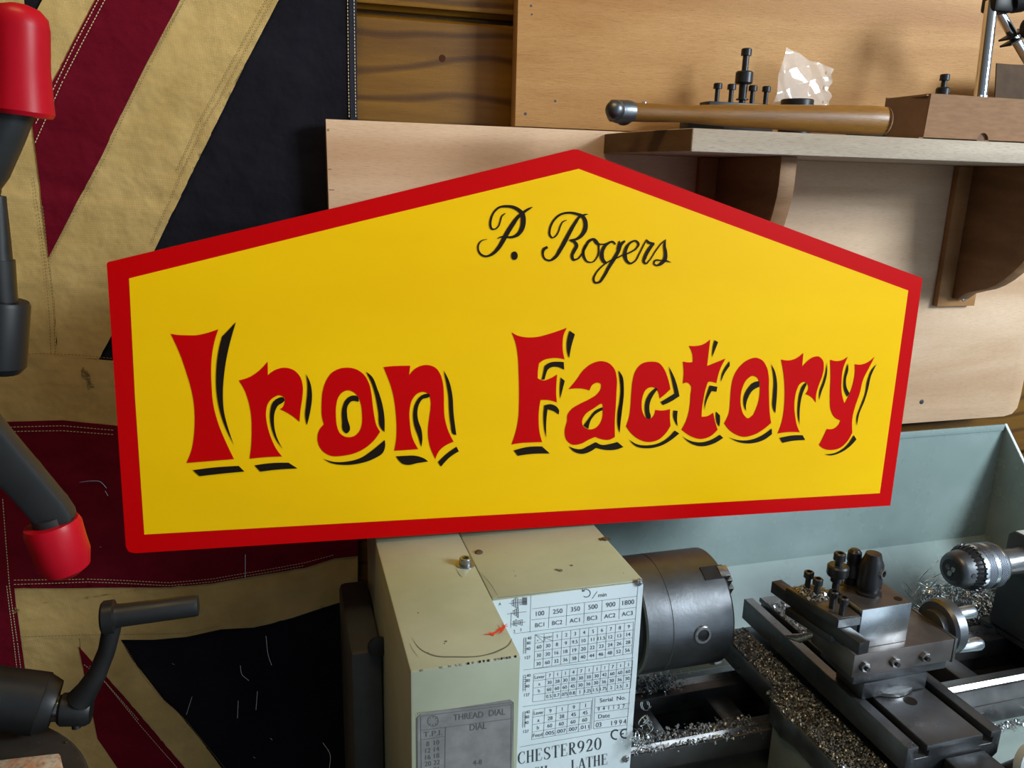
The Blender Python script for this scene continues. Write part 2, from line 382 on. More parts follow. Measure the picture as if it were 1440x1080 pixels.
flag = thing('flag', 'old cloth flag of navy, cream and maroon stripes hanging on the wall behind the sign', 'flag', tuple(on(200, 600, 1, FY)))
panel('navy_field', [(-330, -160), (499, -160), (503, 170), (500, 600), (502, 846), (503, 1080), (504, 1250), (-330, 1250)], M['navy'], flag, -1.5)
panel('cream_stripe', [(-100, -150), (20, -150), (31, 0), (36, 80), (46, 175), (56, 260), (68, 362), (77, 430), (81, 500), (60, 502), (0, 506), (-40, 506), (-30, 400), (-40, 200), (-60, 0)], M['cream'], flag, 1)
panel('cream_stripe', [(142, -150), (61, 0), (48, 25), (36, 50), (46, 175), (56, 260), (68, 362), (77, 430), (81, 500), (110, 503), (140, 504), (158, 470), (180, 425), (219, 348), (245, 293), (265, 244), (296, 178), (318, 138), (350, 80), (392, 0), (470, -150)], M['cream'], flag, 1.25)
panel('maroon_stripe', [(215, -150), (135, 0), (103, 62), (76, 118), (46, 173), (51, 215), (56, 260), (62, 315), (68, 362), (100, 300), (144, 218), (172, 160), (207, 89), (254, 0), (335, -150)], M['maroon'], flag, 2.4)
panel('cream_band', [(-330, 500), (0, 503), (60, 499), (81, 498), (110, 502), (165, 507), (502, 515), (502, 604), (330, 603), (165, 599), (90, 592), (0, 595), (-330, 595)], M['cream'], flag, 2.0)
panel('maroon_band', [(-330, 593), (0, 593), (90, 590), (165, 597), (330, 601), (503, 602), (503, 780), (470, 784), (430, 797), (375, 806), (300, 819), (240, 824), (180, 820), (124, 818), (70, 820), (22, 824), (-330, 824)], M['maroon'], flag, 3.0)
panel('cream_band', [(-330, 822), (22, 822), (70, 818), (124, 816), (180, 818), (240, 821), (300, 816), (375, 803), (430, 794), (470, 781), (503, 777), (503, 846), (480, 847), (450, 852), (412, 869), (380, 877), (356, 882), (311, 884), (262, 894), (215, 897), (169, 897), (112, 895), (70, 894), (32, 900), (-330, 900)], M['cream'], flag, 1.8)
panel('cream_stripe', [(26, 880), (39, 956), (50, 1080), (60, 1250), (150, 1250), (145, 1150), (139, 1039), (130, 1000), (122, 954), (115, 920), (112, 893), (70, 892)], M['cream'], flag, 1.1)
panel('cream_stripe', [(112, 893), (169, 895), (183, 920), (199, 949), (213, 968), (225, 979), (240, 992), (251, 1003), (280, 1038), (311, 1080), (430, 1250), (150, 1250), (139, 1039), (130, 1000), (122, 954)], M['cream'], flag, 1.4)
panel('maroon_stripe', [(112, 906), (117, 930), (122, 954), (128, 990), (137, 1039), (165, 1080), (290, 1250), (390, 1250), (259, 1080), (228, 1042), (199, 1009), (175, 978), (150, 949), (130, 927)], M['maroon'], flag, 2.4)
panel('maroon_stripe', [(-330, 800), (20, 800), (22, 824), (32, 900), (39, 956), (50, 1080), (60, 1250), (-330, 1250)], M['maroon'], flag, 3.2)
panel('hem', [(489, -160), (499.5, -160), (503, 170), (503, 240), (494, 240), (493, 170)], M['hem'], flag, 1.6)
panel('hem', [(497, 846), (503, 846), (504, 1250), (499, 1250)], M['hem'], flag, 1.6)
def stitches(lines, m, layer, pitch=.0034, wd=.00036):
    b = NB()
    for ln in lines:
        P = [on(x, y, 1, FY) for x, y in ln]; s = 0.0
        for a, c in zip(P, P[1:]):
            L = (c - a).length; dr = (c - a) / L; t = s
            nn = Vector((-dr.z, 0, dr.x)) * wd
            while t < L - .002:
                q0 = a + dr * t; q1 = a + dr * (t + pitch * .62)
                vs = []
                for q in (q0 - nn, q1 - nn, q1 + nn, q0 + nn):
                    vs.append(b.verts.new((q.x, FY - layer * .0011 + fold(q.x, q.z) - .0004, q.z)))
                b.faces.new(vs); t += pitch
            s = max(0, t - L)
    return obj('stitching', b, m, flag, kind='stuff')
stitches([[(140, 0), (108, 62), (80, 120), (50, 178)], [(149, 0), (116, 64), (90, 115), (49, 205)],
          [(0, 600), (90, 597), (165, 603)], [(0, 606), (90, 604), (165, 609)],
          [(22, 812), (124, 811), (240, 817), (300, 812), (375, 799), (430, 789), (470, 778)], [(22, 818), (124, 815), (240, 821), (300, 816), (375, 803), (430, 793)],
          [(12, 820), (22, 900), (28, 956), (38, 1080)], [(5, 700), (16, 822), (27, 900), (34, 956), (45, 1080)],
          [(128, 932), (150, 957), (172, 985), (197, 1017), (250, 1080)], [(120, 930), (145, 950), (196, 1011)]], M['thread'], 3.6)
stitches([[(488.5, -10), (491, 166)], [(497.5, -10), (500.5, 166)]], M['thread'], 2.4)
stitches([[(386, -4), (340, 82), (310, 140), (288, 176), (257, 242), (240, 282), (212, 345)], [(378, -4), (334, 76), (280, 174), (250, 240)],
          [(262, -4), (212, 92), (176, 162), (148, 222), (104, 302), (70, 366)], [(256, 8), (216, 78)], [(60, 290), (67, 360), (76, 430), (79, 498)], [(47, 250), (54, 300), (62, 362), (70, 440), (73, 498)],
          [(32, 892), (112, 889), (169, 889), (262, 888), (311, 878)], [(175, 902), (205, 952), (232, 983), (262, 1012), (317, 1080)],
          [(0, 500), (60, 496), (110, 498), (160, 503)]], M['thread_dk'], 2.6)
# frayed darning and loose threads
b = NB()
for (x, y, n, sz) in ((122, 520, 9, 9), (128, 535, 6, 7), (22, 852, 3, 5)):
    for i in range(n):
        x0 = x + random.uniform(-4, 4); y0 = y + random.uniform(-sz, sz)
        pts = []
        for j in range(4):
            q = on(x0 + random.uniform(-4, 4), y0 + random.uniform(-3, 3), 1, FY); pts.append((q.x, FY - .0036 + fold(q.x, q.z), q.z))
        tube(b, pts, .0004, 4)
obj('frayed_threads', b, M['thread_dk'], flag, kind='stuff')
b = NB()
for pth in ([(338, 936), (340, 948), (350, 957)], [(374, 895), (378, 925), (382, 936)], [(270, 980), (262, 1006)], [(362, 972), (360, 998)], [(335, 985), (334, 1010)], [(454, 1044), (464, 1060), (463, 1082)],
            [(112, 678), (128, 676), (141, 677), (150, 686)], [(148, 690), (152, 697)], [(345, 780), (345, 814)], [(380, 1038), (383, 1041)], [(242, 932), (245, 934)], [(356, 1065), (359, 1067)], [(140, 768), (143, 770)]):
    pts = []
    for p in smooth_pts(pth, 5):
        q = on(p.x, p.y, 1, FY - .006); pts.append((q.x, FY - .0058 + fold(q.x, q.z), q.z))
    tube(b, pts, .00035, 4)
tag(obj('metal_shavings', b, M['swarf'], kind='stuff'), 'fine bright metal shavings caught on the navy and maroon cloth of the flag', 'shavings')

# ------------------------------------------------------------ the sign
SP = Vector((-.1436, .7144, -.3346)); SU = (Vector((.656, .686, -.353)) - SP).normalized()
SV = (Vector((-.137, .725, -.078)) - SP); SV = (SV - SU * SV.dot(SU)).normalized()
SN = SU.cross(SV).normalized()
if SN.y > 0: SN = -SN
TH = .009
def sg(px, py, lift=0.0): return onp(px, py, SP, SN) + SN * lift
sign = thing('sign_board', 'big yellow five-sided sign with a thick red border and red old-style lettering shaded black', 'sign', tuple(sg(720, 745)))
def sprism(poly, lift, th):
    return prism(NB(), [sg(x, y, lift) for x, y in poly], -SN * th)
out = [(150, 371), (152, 368.5), (480, 290), (806, 210), (812, 210), (1297, 391), (1296.5, 398), (1252, 711), (700, 745.5), (190, 778), (181, 776), (177, 769), (168, 640)]
bo = obj('board', sprism(out, 0, TH), M['red_paint'], sign, 'red-painted board and border')
inn = [(181.5, 391.5), (500, 313), (813.5, 237.5), (1277, 408.5), (1237, 693.5), (203, 751.5), (190, 560)]
obj('yellow_field', sprism(inn, .0003, .0003), M['yellow_paint'], sign)
def P(s, o, sc):
    """'x,y x,y! ...' in crop coordinates -> sign pixels; ! marks a sharp corner"""
    r = []
    for t in s.split():
        c = t.endswith('!'); x, y = t.rstrip('!').split(','); r.append((o[0] + float(x) / sc, o[1] + float(y) / sc, c))
    return r
def fill(bm, loops, lift=.0007):
    L2 = [smooth_pts(l, 6, True) for l in loops]
    flat = [p for l in L2 for p in l]
    tris = tessellate_polygon([[Vector((p.x, p.y, 0)) for p in l] for l in L2])
    vs = [bm.verts.new(sg(p.x, p.y, lift)) for p in flat]
    for t in tris:
        try: bm.faces.new([vs[i] for i in t])
        except ValueError: pass
RED = {'A': ((230, 450), 4.696), 'B': ((430, 500), 6.2609), 'F': ((710, 450), 5.4), 'T': ((860, 470), 6.0), 'Y': ((1000, 480), 6.0)}
reds = [
 ('A', ['48,90! 90,97 150,100 220,99 290,84 362,60! 340,130 322,220 315,330 318,430 330,560 365,690 410,800 466,917! 310,930 152,943! 185,860 202,760 207,650 200,540 180,440 150,340 110,225 75,145']),
 ('A', ['497,398! 570,375 630,335 688,274! 689,364! 735,330 800,314 860,330 900,370 919,430 917,510 905,590 898,671! 840,625 770,588! 792,568 801,540 798,512 768,496 725,512 690,550 677,610 685,690 708,770 745,850 783,900! 680,904 569,915! 580,820 583,720 578,620 560,530 530,450']),
 ('B', ['365,105 440,118 510,165 555,240 577,330 590,440 605,540 625,620 655,668! 600,745 540,800 440,855 330,880 220,880 150,840 112,780 104,710 125,645 160,604! 142,530 140,430 148,320 175,230 230,150 295,115',
        '370,305 320,325 285,370 268,440 266,540 275,620 300,680 340,710 385,717 435,702 475,660 494,600 496,520 486,430 462,365 420,320']),
 ('B', ['684,100! 760,92 835,89 919,88! 909,174! 950,125 1005,92 1080,83 1140,105 1185,165 1208,250 1215,350 1216,440 1222,540 1250,650 1301,757! 1230,790 1180,830 1140,908! 1100,820 1079,730 1076,640 1086,550 1098,460 1098,390 1080,338 1035,318 980,335 935,390 914,480 917,600 938,720 990,822! 880,830 778,836! 795,740 799,620 790,480 775,370 750,270 715,175']),
 ('F', ['50,92! 90,115 140,128 240,128 350,100 470,58! 445,110 437,180 440,240 452,297! 400,288 345,290 290,305 258,328! 250,380 248,441! 290,458 340,444 396,412! 390,480 388,560 394,624! 340,608 270,606! 258,680 255,760 262,850 282,926! 200,928 120,933 49,944! 80,850 100,750 106,640 107,520 104,400 98,280 82,180']),
 ('F', ['482,524! 540,455 590,385 650,335 730,311 790,328 832,375 848,440 846,540 840,660 833,780 834,886! 790,908 740,905 686,886! 640,905 570,940 510,944 470,915 454,870 456,820 470,770 474,720 500,680 560,640 640,600 700,560 728,515 725,482 700,475 665,490 641,534! 600,522 540,518',
        '738,636 670,672 610,715 586,760 590,800 630,828 680,822 720,785 738,740 742,690']),
 ('T', ['340,230 395,240 440,290 470,360 495,462! 455,500 404,542! 392,490 370,455 335,445 290,465 262,520 252,590 262,660 290,705 320,712 350,690 368,637! 430,642 492,630! 490,700 496,770! 450,840 390,890 310,908 220,880 160,830 120,775! 145,700 158,600 165,500 175,400 200,310 250,250']),
 ('T', ['650,97! 710,98 770,85 830,44! 820,130 804,266! 870,240 960,204! 915,290 882,412! 845,400 818,400 795,450 775,540 762,620 757,694! 805,690 856,660! 870,730 893,803! 830,860 750,882 670,860 588,803! 630,720 655,620 664,510 665,430 640,408 599,416! 606,330 600,229! 640,236 683,234! 678,160']),
 ('Y', ['378,137 430,160 468,220 484,300 485,400 487,500 492,600 504,687! 440,740 350,790 270,804 190,775 140,735 108,690! 145,610 158,500 168,380 190,290 240,210 310,155',
        '350,290 300,320 262,390 246,480 252,560 275,620 305,647 340,630 375,570 398,500 408,420 405,350 385,305']),
 ('Y', ['588,152! 650,160 710,145 776,96! 765,214! 810,165 860,132 905,127 940,160 948,215 935,290 905,370 885,440 880,516! 850,475 792,442! 812,415 816,375 800,347 775,342 745,360 720,410 704,480 700,560 708,640 722,710 746,765! 650,764 558,776! 590,690 608,600 617,500 618,400 610,280']),
 ('Y', ['1002,154! 1050,165 1095,160 1152,128! 1110,230 1098,330 1100,440 1122,524! 1165,440 1195,350 1210,260 1209,192! 1260,195 1320,175 1378,127! 1330,220 1280,320 1250,440 1215,540 1190,640 1188,770! 1140,850 1080,900 1000,915 940,900 907,872! 940,810 973,738! 1030,735 1065,710 1089,666! 1040,640 1008,580 1000,480 1005,300'])]
b = NB()
for key, loops in reds:
    b = NB(); fill(b, [P(l, *RED[key]) for l in loops]); obj('red_letter', b, M['red_paint'], sign)
blacks = [
 ('A', '479,12! 430,65 388,108! 365,200 350,330 352,480 385,640 466,824! 430,720 400,600 393,480 402,350 425,210 450,110'),
 ('A', '194,989! 350,970 497,961! 535,998! 390,1012 240,1029!'),
 ('A', '940,354! 968,410 981,490 973,580 947,693! 936,630 942,560 950,480 950,410'),
 ('A', '792,510 800,527 790,542 760,560 737,600 730,670 748,770 790,852! 735,770 708,680 706,600 722,545 755,515'),
 ('A', '602,957! 720,942 826,940! 885,978! 760,985 640,999!'),
 ('B', '530,140! 580,180 630,290 670,410 692,540 693,671! 655,625 640,500 615,360 580,240'),
 ('B', '466,404! 400,402 370,440 366,540 382,665 360,682 335,665 320,570 325,450 355,385 410,350 455,358 466,380'),
 ('B', '152,905! 250,933 360,930 480,900 600,820 695,740! 698,800 680,850 600,905 470,948 350,960 230,945'),
 ('B', '1213,128! 1260,220 1290,350 1300,500 1325,697! 1300,690 1275,600 1262,480 1255,350 1235,230'),
 ('B', '1089,340 1090,358 1075,368 1030,380 995,430 982,500 990,570 1018,650 1026,730 1016,803! 990,710 955,610 945,520 960,430 1000,365 1050,336'),
 ('B', '794,884! 870,880 950,878 1010,890 1050,908 1076,930! 980,945 900,960 850,948 820,920'),
 ('B', '1164,935! 1230,870 1326,800! 1347,840! 1270,890 1190,975!'),
 ('F', '490,80! 530,108! 505,190 486,290! 472,240 470,160'),
 ('F', '278,452! 292,390 300,348! 340,322 400,315 445,318! 449,376! 400,355 350,358 325,375 310,410 300,450!'),
 ('F', '422,434! 453,460! 435,530 418,598! 416,530'),
 ('F', '298,646! 350,638 390,655 411,685! 407,716! 370,690 322,676! 312,780 313,895! 295,800 292,710'),
 ('F', '66,988! 170,962 280,958! 340,1012! 210,1014 98,1029!'),
 ('F', '860,383! 890,440 901,540 888,680 876,780 870,857! 855,800 855,700 872,600 876,500 868,430'),
 ('F', '740,660! 740,682! 690,710 650,760 632,826! 595,800! 640,740 680,690'),
 ('F', '483,956! 530,975 580,978 630,955 688,925! 730,945 790,940 852,924! 898,962! 850,980 770,985 690,968! 640,1000 590,1014 530,1000'),
 ('T', '480,270! 530,370 570,520! 500,565 432,596! 412,570! 470,535 530,498! 510,400'),
 ('T', '372,450! 388,460! 345,520 318,590 318,650 328,700 318,716! 292,705! 278,620 290,550 325,490'),
 ('T', '520,640! 555,645! 550,710 556,776! 535,740 520,700'),
 ('T', '143,884! 210,925 300,935 400,915 480,865 530,810! 568,835! 500,890 410,940 300,960 210,945'),
 ('T', '865,48! 896,65! 870,130 845,194! 850,120'),
 ('T', '992,225! 994,265! 955,320 918,402! 930,330'),
 ('T', '826,430! 890,442! 882,483! 842,476! 800,560 781,640! 785,570 805,490'),
 ('T', '879,650! 911,682! 912,730 905,778! 885,740'),
 ('T', '592,856! 650,892 740,910 820,895 910,846! 939,872! 870,915 760,943 680,925'),
 ('Y', '502,188! 530,240 552,340 552,440 545,530 538,606! 518,560 518,450 525,350 518,260'),
 ('Y', '402,333! 403,382! 350,410 310,470 292,530 292,588! 272,530 275,460 310,390 355,345'),
 ('Y', '143,806! 220,830 320,830 420,795 508,733! 510,780! 440,830 340,858 240,850'),
 ('Y', '972,174! 975,260 955,350 925,430 908,495! 912,420 940,340 962,260'),
 ('Y', '798,344! 802,362! 765,450 745,560 742,640 744,705! 728,620 730,520 745,430 770,370'),
 ('Y', '574,812! 680,792 768,790! 790,830! 680,838 600,854!'),
 ('Y', '1150,184! 1153,240 1135,310 1140,390 1163,435! 1145,466! 1120,410 1115,330 1130,250'),
 ('Y', '1392,190! 1345,290 1320,400 1290,500 1245,610 1226,714! 1225,640 1255,550 1295,440 1315,330 1350,240'),
 ('Y', '953,950! 1040,940 1120,895 1200,790! 1222,825! 1160,890 1080,940 1000,960'),
 ('T', '58,305! 88,350 101,450 95,560 80,660 70,750 66,832! 50,760 50,680 65,570 74,460 66,370')]
for key, l in blacks:
    b = NB(); fill(b, [P(l, *RED[key])], .0010); obj('shade_stroke', b, M['black_paint'], sign)
def ribbon(bm, pts, fn, n=8):
    """pts (x, y, width) -> variable-width stroke; fn maps pixel to point"""
    C2 = smooth_pts([(p[0], p[1]) for p in pts], n); W = []
    for i in range(len(pts) - 1):
        for k in range(n):
            t = k / n; t = t * t * (3 - 2 * t); W.append(pts[i][2] * (1 - t) + pts[i + 1][2] * t)
    W.append(pts[-1][2]); prev = None
    for i, p in enumerate(C2):
        a = C2[min(i + 1, len(C2) - 1)] - C2[max(i - 1, 0)]
        nn = Vector((-a.y, a.x, 0)).normalized() * W[i] / 2
        cur = (bm.verts.new(fn(p.x + nn.x, p.y + nn.y)), bm.verts.new(fn(p.x - nn.x, p.y - nn.y)))
        if prev: bm.faces.new((prev[0], prev[1], cur[1], cur[0]))
        prev = cur
b = NB(); cnt = [0]
def stroke(s, o, sc):
    cnt[0] += 1; lift = .0010 + .00001 * cnt[0]
    pts = []
    for t in s.split():
        x, y, wd = [float(v) for v in t.split(',')]; pts.append((o[0] + x / sc, o[1] + y / sc, wd / sc))
    ribbon(b, pts, lambda x, y: sg(x, y, lift), 8)
Pp, Rr = ((660, 280), 10.286), ((750, 290), 7.2)
for s in ('518,203,14 470,245,20 445,320,20 420,390,18 370,432,20 325,430,26 303,380,32 308,300,30 350,195,26 430,120,30 540,103,38 630,115,44 710,155,50 770,225,64 778,310,74 760,420,68 700,510,52 620,548,36 540,548,26 460,545,22 405,572,12',
          '908,115,14 850,145,32 770,200,40 700,260,50 620,370,62 550,480,66 490,590,62 430,690,56 360,770,46 290,815,34 230,825,28 170,800,26 130,740,24 130,660,22 170,605,18 255,578,8'):
    stroke(s, *Pp)
for s in ('335,140,8 300,155,12 272,200,14 255,250,14 225,300,14 190,318,14 165,290,20 165,235,20 200,150,20 270,85,22 360,65,22 440,78,26 500,105,34 525,160,42 522,230,46 490,290,36 440,330,26 365,345,18',
          '550,80,6 520,85,18 470,105,24 420,170,32 370,255,38 320,350,42 270,440,38 220,515,30 165,548,20 120,535,16 95,490,20 105,435,30 142,412,26',
          '380,350,14 420,365,28 435,395,36 410,450,36 390,500,30 405,540,24 440,535,16 485,490,16 525,410,26 565,350,28 610,332,22 650,370,20 660,440,16 640,520,14 595,565,12 545,560,16 510,510,26 505,450,26 530,390,26',
          '610,335,20 640,375,24 700,385,14 760,370,16 810,358,12',
          '925,350,20 890,380,30 860,450,34 810,540,36 760,620,32 710,710,28 660,770,22 620,770,20 608,735,20 630,680,16 690,610,14 760,560,14 850,520,14 910,490,14',
          '830,385,16 800,358,18 750,378,24 705,430,34 690,500,42 710,555,34 740,575,20',
          '870,350,10 865,370,18 850,440,24',
          '910,495,12 980,465,16 1040,425,16 1062,380,22 1035,350,18 985,365,20 935,430,32 925,500,40 945,555,28 975,578,20 1020,560,14 1070,480,14 1110,400,14 1145,335,10',
          '1140,338,14 1160,362,26 1222,380,22', '1215,375,26 1165,440,34 1125,520,34 1115,560,26 1135,580,16 1170,550,12 1230,460,12 1290,380,12 1338,335,6',
          '1335,335,10 1325,400,26 1335,470,34 1330,530,40 1290,580,32 1245,598,16 1217,580,14 1230,550,18 1290,548,14 1340,552,18 1390,567,6'):
    stroke(s, *Rr)
cx, cy = 660 + 650 / 10.286, 280 + 817 / 10.286
fill(b, [[(cx + 4.6 * math.cos(t * PI / 6), cy + 6 * math.sin(t * PI / 6)) for t in range(12)]], .0010)
obj('script_lettering', b, M['black_paint'], sign, 'black copperplate script across the top')

# ------------------------------------------------------------ the wall shelf
sh = thing('wall_shelf', 'pale weathered wooden shelf on shaped brackets at the upper right', 'shelf', (.9, .82, .0))
ST, SB = .0492, .0270
ply = [(.3951, .735), (1.55, .735), (1.55, .8995), (.3699, .8995), (.3712, .86), (.381, .79)]
b = NB(); prism(b, [(x, y, SB) for x, y in ply], (0, 0, ST - SB), .0012); obj('shelf_board', b, M['shelf'], sh)
b = NB(); prism(b, [(.3950, .7362, SB + .0008), (.3808, .79, SB + .0008), (.3709, .86, SB + .0008), (.3697, .898, SB + .0008), (.3692, .898, SB + .0008), (.3704, .86, SB + .0008), (.3803, .79, SB + .0008), (.3945, .7362, SB + .0008)], (0, 0, ST - SB - .0016))
obj('end_face', b, M['shelf_end'], sh, 'dark cut end')
def bracket(xc, depth, drop, xt=.010):
    y1, z1 = .8905, SB - .0003
    pts = [(y1, z1), (y1 - depth, z1), (y1 - depth, z1 - .03)]
    for i in range(1, 12):
        t = i / 12; a = t * PI / 2
        pts.append((y1 - depth + depth * .80 * (1 - math.cos(a)) ** .9, z1 - .03 - (drop - .045) * math.sin(a) ** 1.15))
    pts += [(y1 - depth * .16, z1 - drop + .010), (y1 - depth * .07, z1 - drop), (y1, z1 - drop)]
    return prism(NB(), [(xc - xt, y, z) for y, z in pts], (2 * xt, 0, 0), .0012)
xL, xR = .525, .9100
obj('bracket', bracket(xL, .13, .175), M['bracket'], sh)
obj('bracket', bracket(xR, .135, .178), M['bracket'], sh)
for xc in (xL, xR):
    bt = obj('batten', box(NB(), xc - .0325, xc + .0325, .8905, .8998, -.1625, SB - .0004, .001), M['batten'], sh)
    b = NB(); rev(b, (xc + .012, .8910, -.1515), (0, -1, 0), [(0, .004), (.0016, .004), (.0022, .0025)], 16); obj('screw', b, M['steel_bright'], bt)

# hammer lying along the front of the shelf
hz = ST + .0005
hm = thing('hammer', 'ball-pein hammer with a worn brown wooden handle lying along the front edge of the shelf', 'hammer', (.50, .76, hz))
p0 = on(872, 177, 1, .775); p0.z = hz + .0145; p1 = on(1243, 170, 1, .752); p1.z = hz + .0165
b = NB(); n = 24; t_ = []
L = (p1 - p0).length; ax = (p1 - p0).normalized()
for i in range(n + 1):
    t = i / n; rv = .0092 + .0030 * math.sin(min(t * 3, 1) * PI / 2) * 0 + (.0065 * (max(0, (t - .25)) / .75) ** .8 if t > .25 else 0) - .0008 * math.exp(-((t - .22) / .1) ** 2)
    t_.append((t * L, rv))
t_[-1] = (L, t_[-1][1] - .0012)
rev(b, p0, ax, t_, 20)
for v in b.verts: v.co.y = v.co.y * 1 + (p0.y + (v.co.x - p0.x) / (p1.x - p0.x) * (p1.y - p0.y) - v.co.y) * .18
ho = obj('handle', b, M['hickory'], hm)
b = NB(); rev(b, p1 + ax * .0001, ax, [(0, .0146), (.0006, .0144), (.0008, .0135)], 20); obj('handle_end', b, M['endgrain'], ho, 'pale sawn end')
b = NB(); hc = p0 + Vector((-.002, 0, .0005))
rev(b, hc + Vector((-.014, -.018, 0)), (.55, .83, 0), [(0, .002), (.0015, .0060), (.005, .0088), (.010, .0098), (.015, .0086), (.018, .0070), (.023, .0090), (.029, .0112), (.037, .0112), (.044, .0082), (.047, .0082), (.050, .0110), (.062, .0114), (.064, .010), (.0641, .001)], 28)
rev(b, hc + Vector((-.0105, .000, 0)), (1, 0, 0), [(0, .008), (.002, .0105), (.020, .0110), (.026, .0095)], 20)
obj('head', b, M['chuck'], hm)

# tool holder with clamp screws standing on the shelf
def socket_screw(bm, base, h, rs, rh, hh):
    """socket-head cap screw standing on base"""
    x, y, z = base
    rev(bm, (x, y, z), (0, 0, 1), [(0, rs), (h - hh, rs), (h - hh, rh), (h - .0008, rh), (h, rh - .0008), (h, rh * .55), (h - hh * .6, rh * .5), (h - hh * .6, .0001)], 14)
k = .84
hx0, hx1 = on(997, 150, 1, .83).x, on(1090, 150, 1, .83).x
qh = thing('tool_holder', 'small black tool holder with four clamp screws and a tall stud on the shelf', 'tool holder', ((hx0 + hx1) / 2, .84, ST))
obj('block', box(NB(), hx0, hx1,   .83, .852, ST + .0005, ST + .0355, .0008), M['black_ox'], qh)
for px in (1007.5, 1027, 1057, 1076):
    q = on(px, 145, 1, .84); b = NB(); socket_screw(b, (q.x, .840, ST + .0356), .0200, .0026, .0048, .006); obj('clamp_screw', b, M['black_ox'], qh)
q = on(1048, 100, 1, .845); zq = ST + .0355; b = NB()
socket_screw(b, (q.x, .846, zq), .0590, .0036, .0058, .0075); st = obj('height_stud', b, M['black_ox'], qh)
b = NB(); rev(b, (q.x, .846, zq + .0045), (0, 0, 1), [(0, .0068), (.0012, .0068), (.0012, .0045), (.017, .0048), (.017, .0085), (.0185, .0098), (.029, .0098), (.0305, .0085), (.0306, .004)], 22)
obj('adjusting_nut', b, M['black_ox'], st)

# clear plastic bag and steel ring
b = NB(); nx, nz = 44, 48; grid = []
c00, c10, c01, c11 = (1082, 155), (1162, 156), (1106, 66), (1172, 96)
for j in range(nz + 1):
    row = []
    for i in range(nx + 1):
        u, v = i / nx, j / nz
        px = (c00[0] * (1 - u) + c10[0] * u) * (1 - v) + (c01[0] * (1 - u) + c11[0] * u) * v + 2 * math.sin(v * 19 + 1) * (u > .9)
        py = (c00[1] * (1 - u) + c10[1] * u) * (1 - v) + (c01[1] * (1 - u) + c11[1] * u) * v + 1.2 * math.sin(u * 14) * v
        q = on(px, py, 1, .872)
        tri = lambda a: abs((a % 2) - 1)
        yy = .872 + .006 * tri(1.9 * u + 1.3 * v + .3 * math.sin(5 * v)) + .0035 * tri(3.1 * v - 1.7 * u + .2) + .0014 * tri(5.3 * u + 3.9 * v + .4 * math.sin(7 * u)) - .004 * tri(1.1 * v + .4) - .010 * (1 - v)
        row.append(b.verts.new((q.x, yy, max(q.z, ST + .001))))
    grid.append(row)
for j in range(nz):
    for i in range(nx): b.faces.new((grid[j][i], grid[j][i + 1], grid[j + 1][i + 1], grid[j + 1][i]))
bag = obj('plastic_bag', b, M['film'], angle=3); tag(bag, 'crumpled clear plastic bag propped against the plywood on the shelf', 'bag')
q = on(1119, 150, 1, .85); b = NB()
rev(b, (q.x, .848, ST + .0006), (0, 0, 1), [(0, .0185), (.0425, .0185), (.0435, .0178), (.0435, .0150), (.041, .0145), (0, .0145), (0, .0185)], 36, closed=False)
tag(obj('steel_ring', b, M['black_ox']), 'dark machined steel ring standing in front of the clear plastic bag', 'ring')
# flat scrap left of the tool holder
b = NB(); q = on(985, 160, 1, .80); q2 = on(975, 160, 1, .80)
box(b, q2.x - .004, q.x + .03, .80, .822, ST + .0005, ST + .0215, .001); tag(obj('steel_bar', b, M['black_iron']), 'low dark steel bar lying behind the hammer handle, left of the small tool holder', 'bar')
# blue carton
q = on(1246, 180, 1, .80); q2 = on(1268, 180, 1, .80); bl = thing('small_carton', 'tiny dark blue carton with a pale cyan end behind the hammer handle', 'box', (q.x, .81, ST))
obj('carton', box(NB(), q.x - .03, q2.x, .80, .83, ST + .0004, ST + .0165, .0005), M['blue'], bl)
obj('end_label', box(NB(), q2.x - .0085, q2.x - .0008, .7995, .8002, ST + .0015, ST + .0155), M['cyan'], bl)

# cardboard box
xb0 = on(1299, 190, 1, .747).x; xb1 = 1.06; yb0, yb1 = .747, .805
zb0 = ST + .0005; zb1 = on(1305, 131, 1, .747).z
cb = thing('cardboard_box', 'small open brown cardboard box with a half-round thumb notch on the right of the shelf', 'box', ((xb0 + xb1) / 2, .79, ST))
b = NB(); n0 = on(1383, 190, 1, yb0).x; rr = .0082
poly = [(xb0, zb0), (n0 - rr, zb0)] + [(n0 - rr * math.cos(t * PI / 10), zb0 + rr * 1.1 * math.sin(t * PI / 10)) for t in range(1, 10)] + [(n0 + rr, zb0), (xb1, zb0), (xb1, zb1), (xb0 + .002, zb1)]
prism(b, [(x, yb0, z) for x, z in poly], (0, .002, 0)); obj('front_panel', b, M['card'], cb)
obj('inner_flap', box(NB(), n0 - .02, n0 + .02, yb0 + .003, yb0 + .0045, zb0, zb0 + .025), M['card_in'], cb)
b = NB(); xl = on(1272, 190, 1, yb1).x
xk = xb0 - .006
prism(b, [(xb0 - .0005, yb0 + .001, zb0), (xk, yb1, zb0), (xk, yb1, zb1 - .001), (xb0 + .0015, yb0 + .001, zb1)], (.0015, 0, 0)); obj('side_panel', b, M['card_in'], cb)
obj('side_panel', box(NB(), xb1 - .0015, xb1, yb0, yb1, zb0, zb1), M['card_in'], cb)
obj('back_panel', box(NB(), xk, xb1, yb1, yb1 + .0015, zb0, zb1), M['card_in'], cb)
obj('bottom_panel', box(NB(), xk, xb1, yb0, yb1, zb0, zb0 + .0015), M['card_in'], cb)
obj('top_panel', box(NB(), xk + .004, xb1, yb0 + .002, yb1, zb1 - .0025, zb1 - .001), M['card'], cb)
q = on(1388, 100, 1, .86); b = NB(); zf = on(1440, 95, 1, .86).z
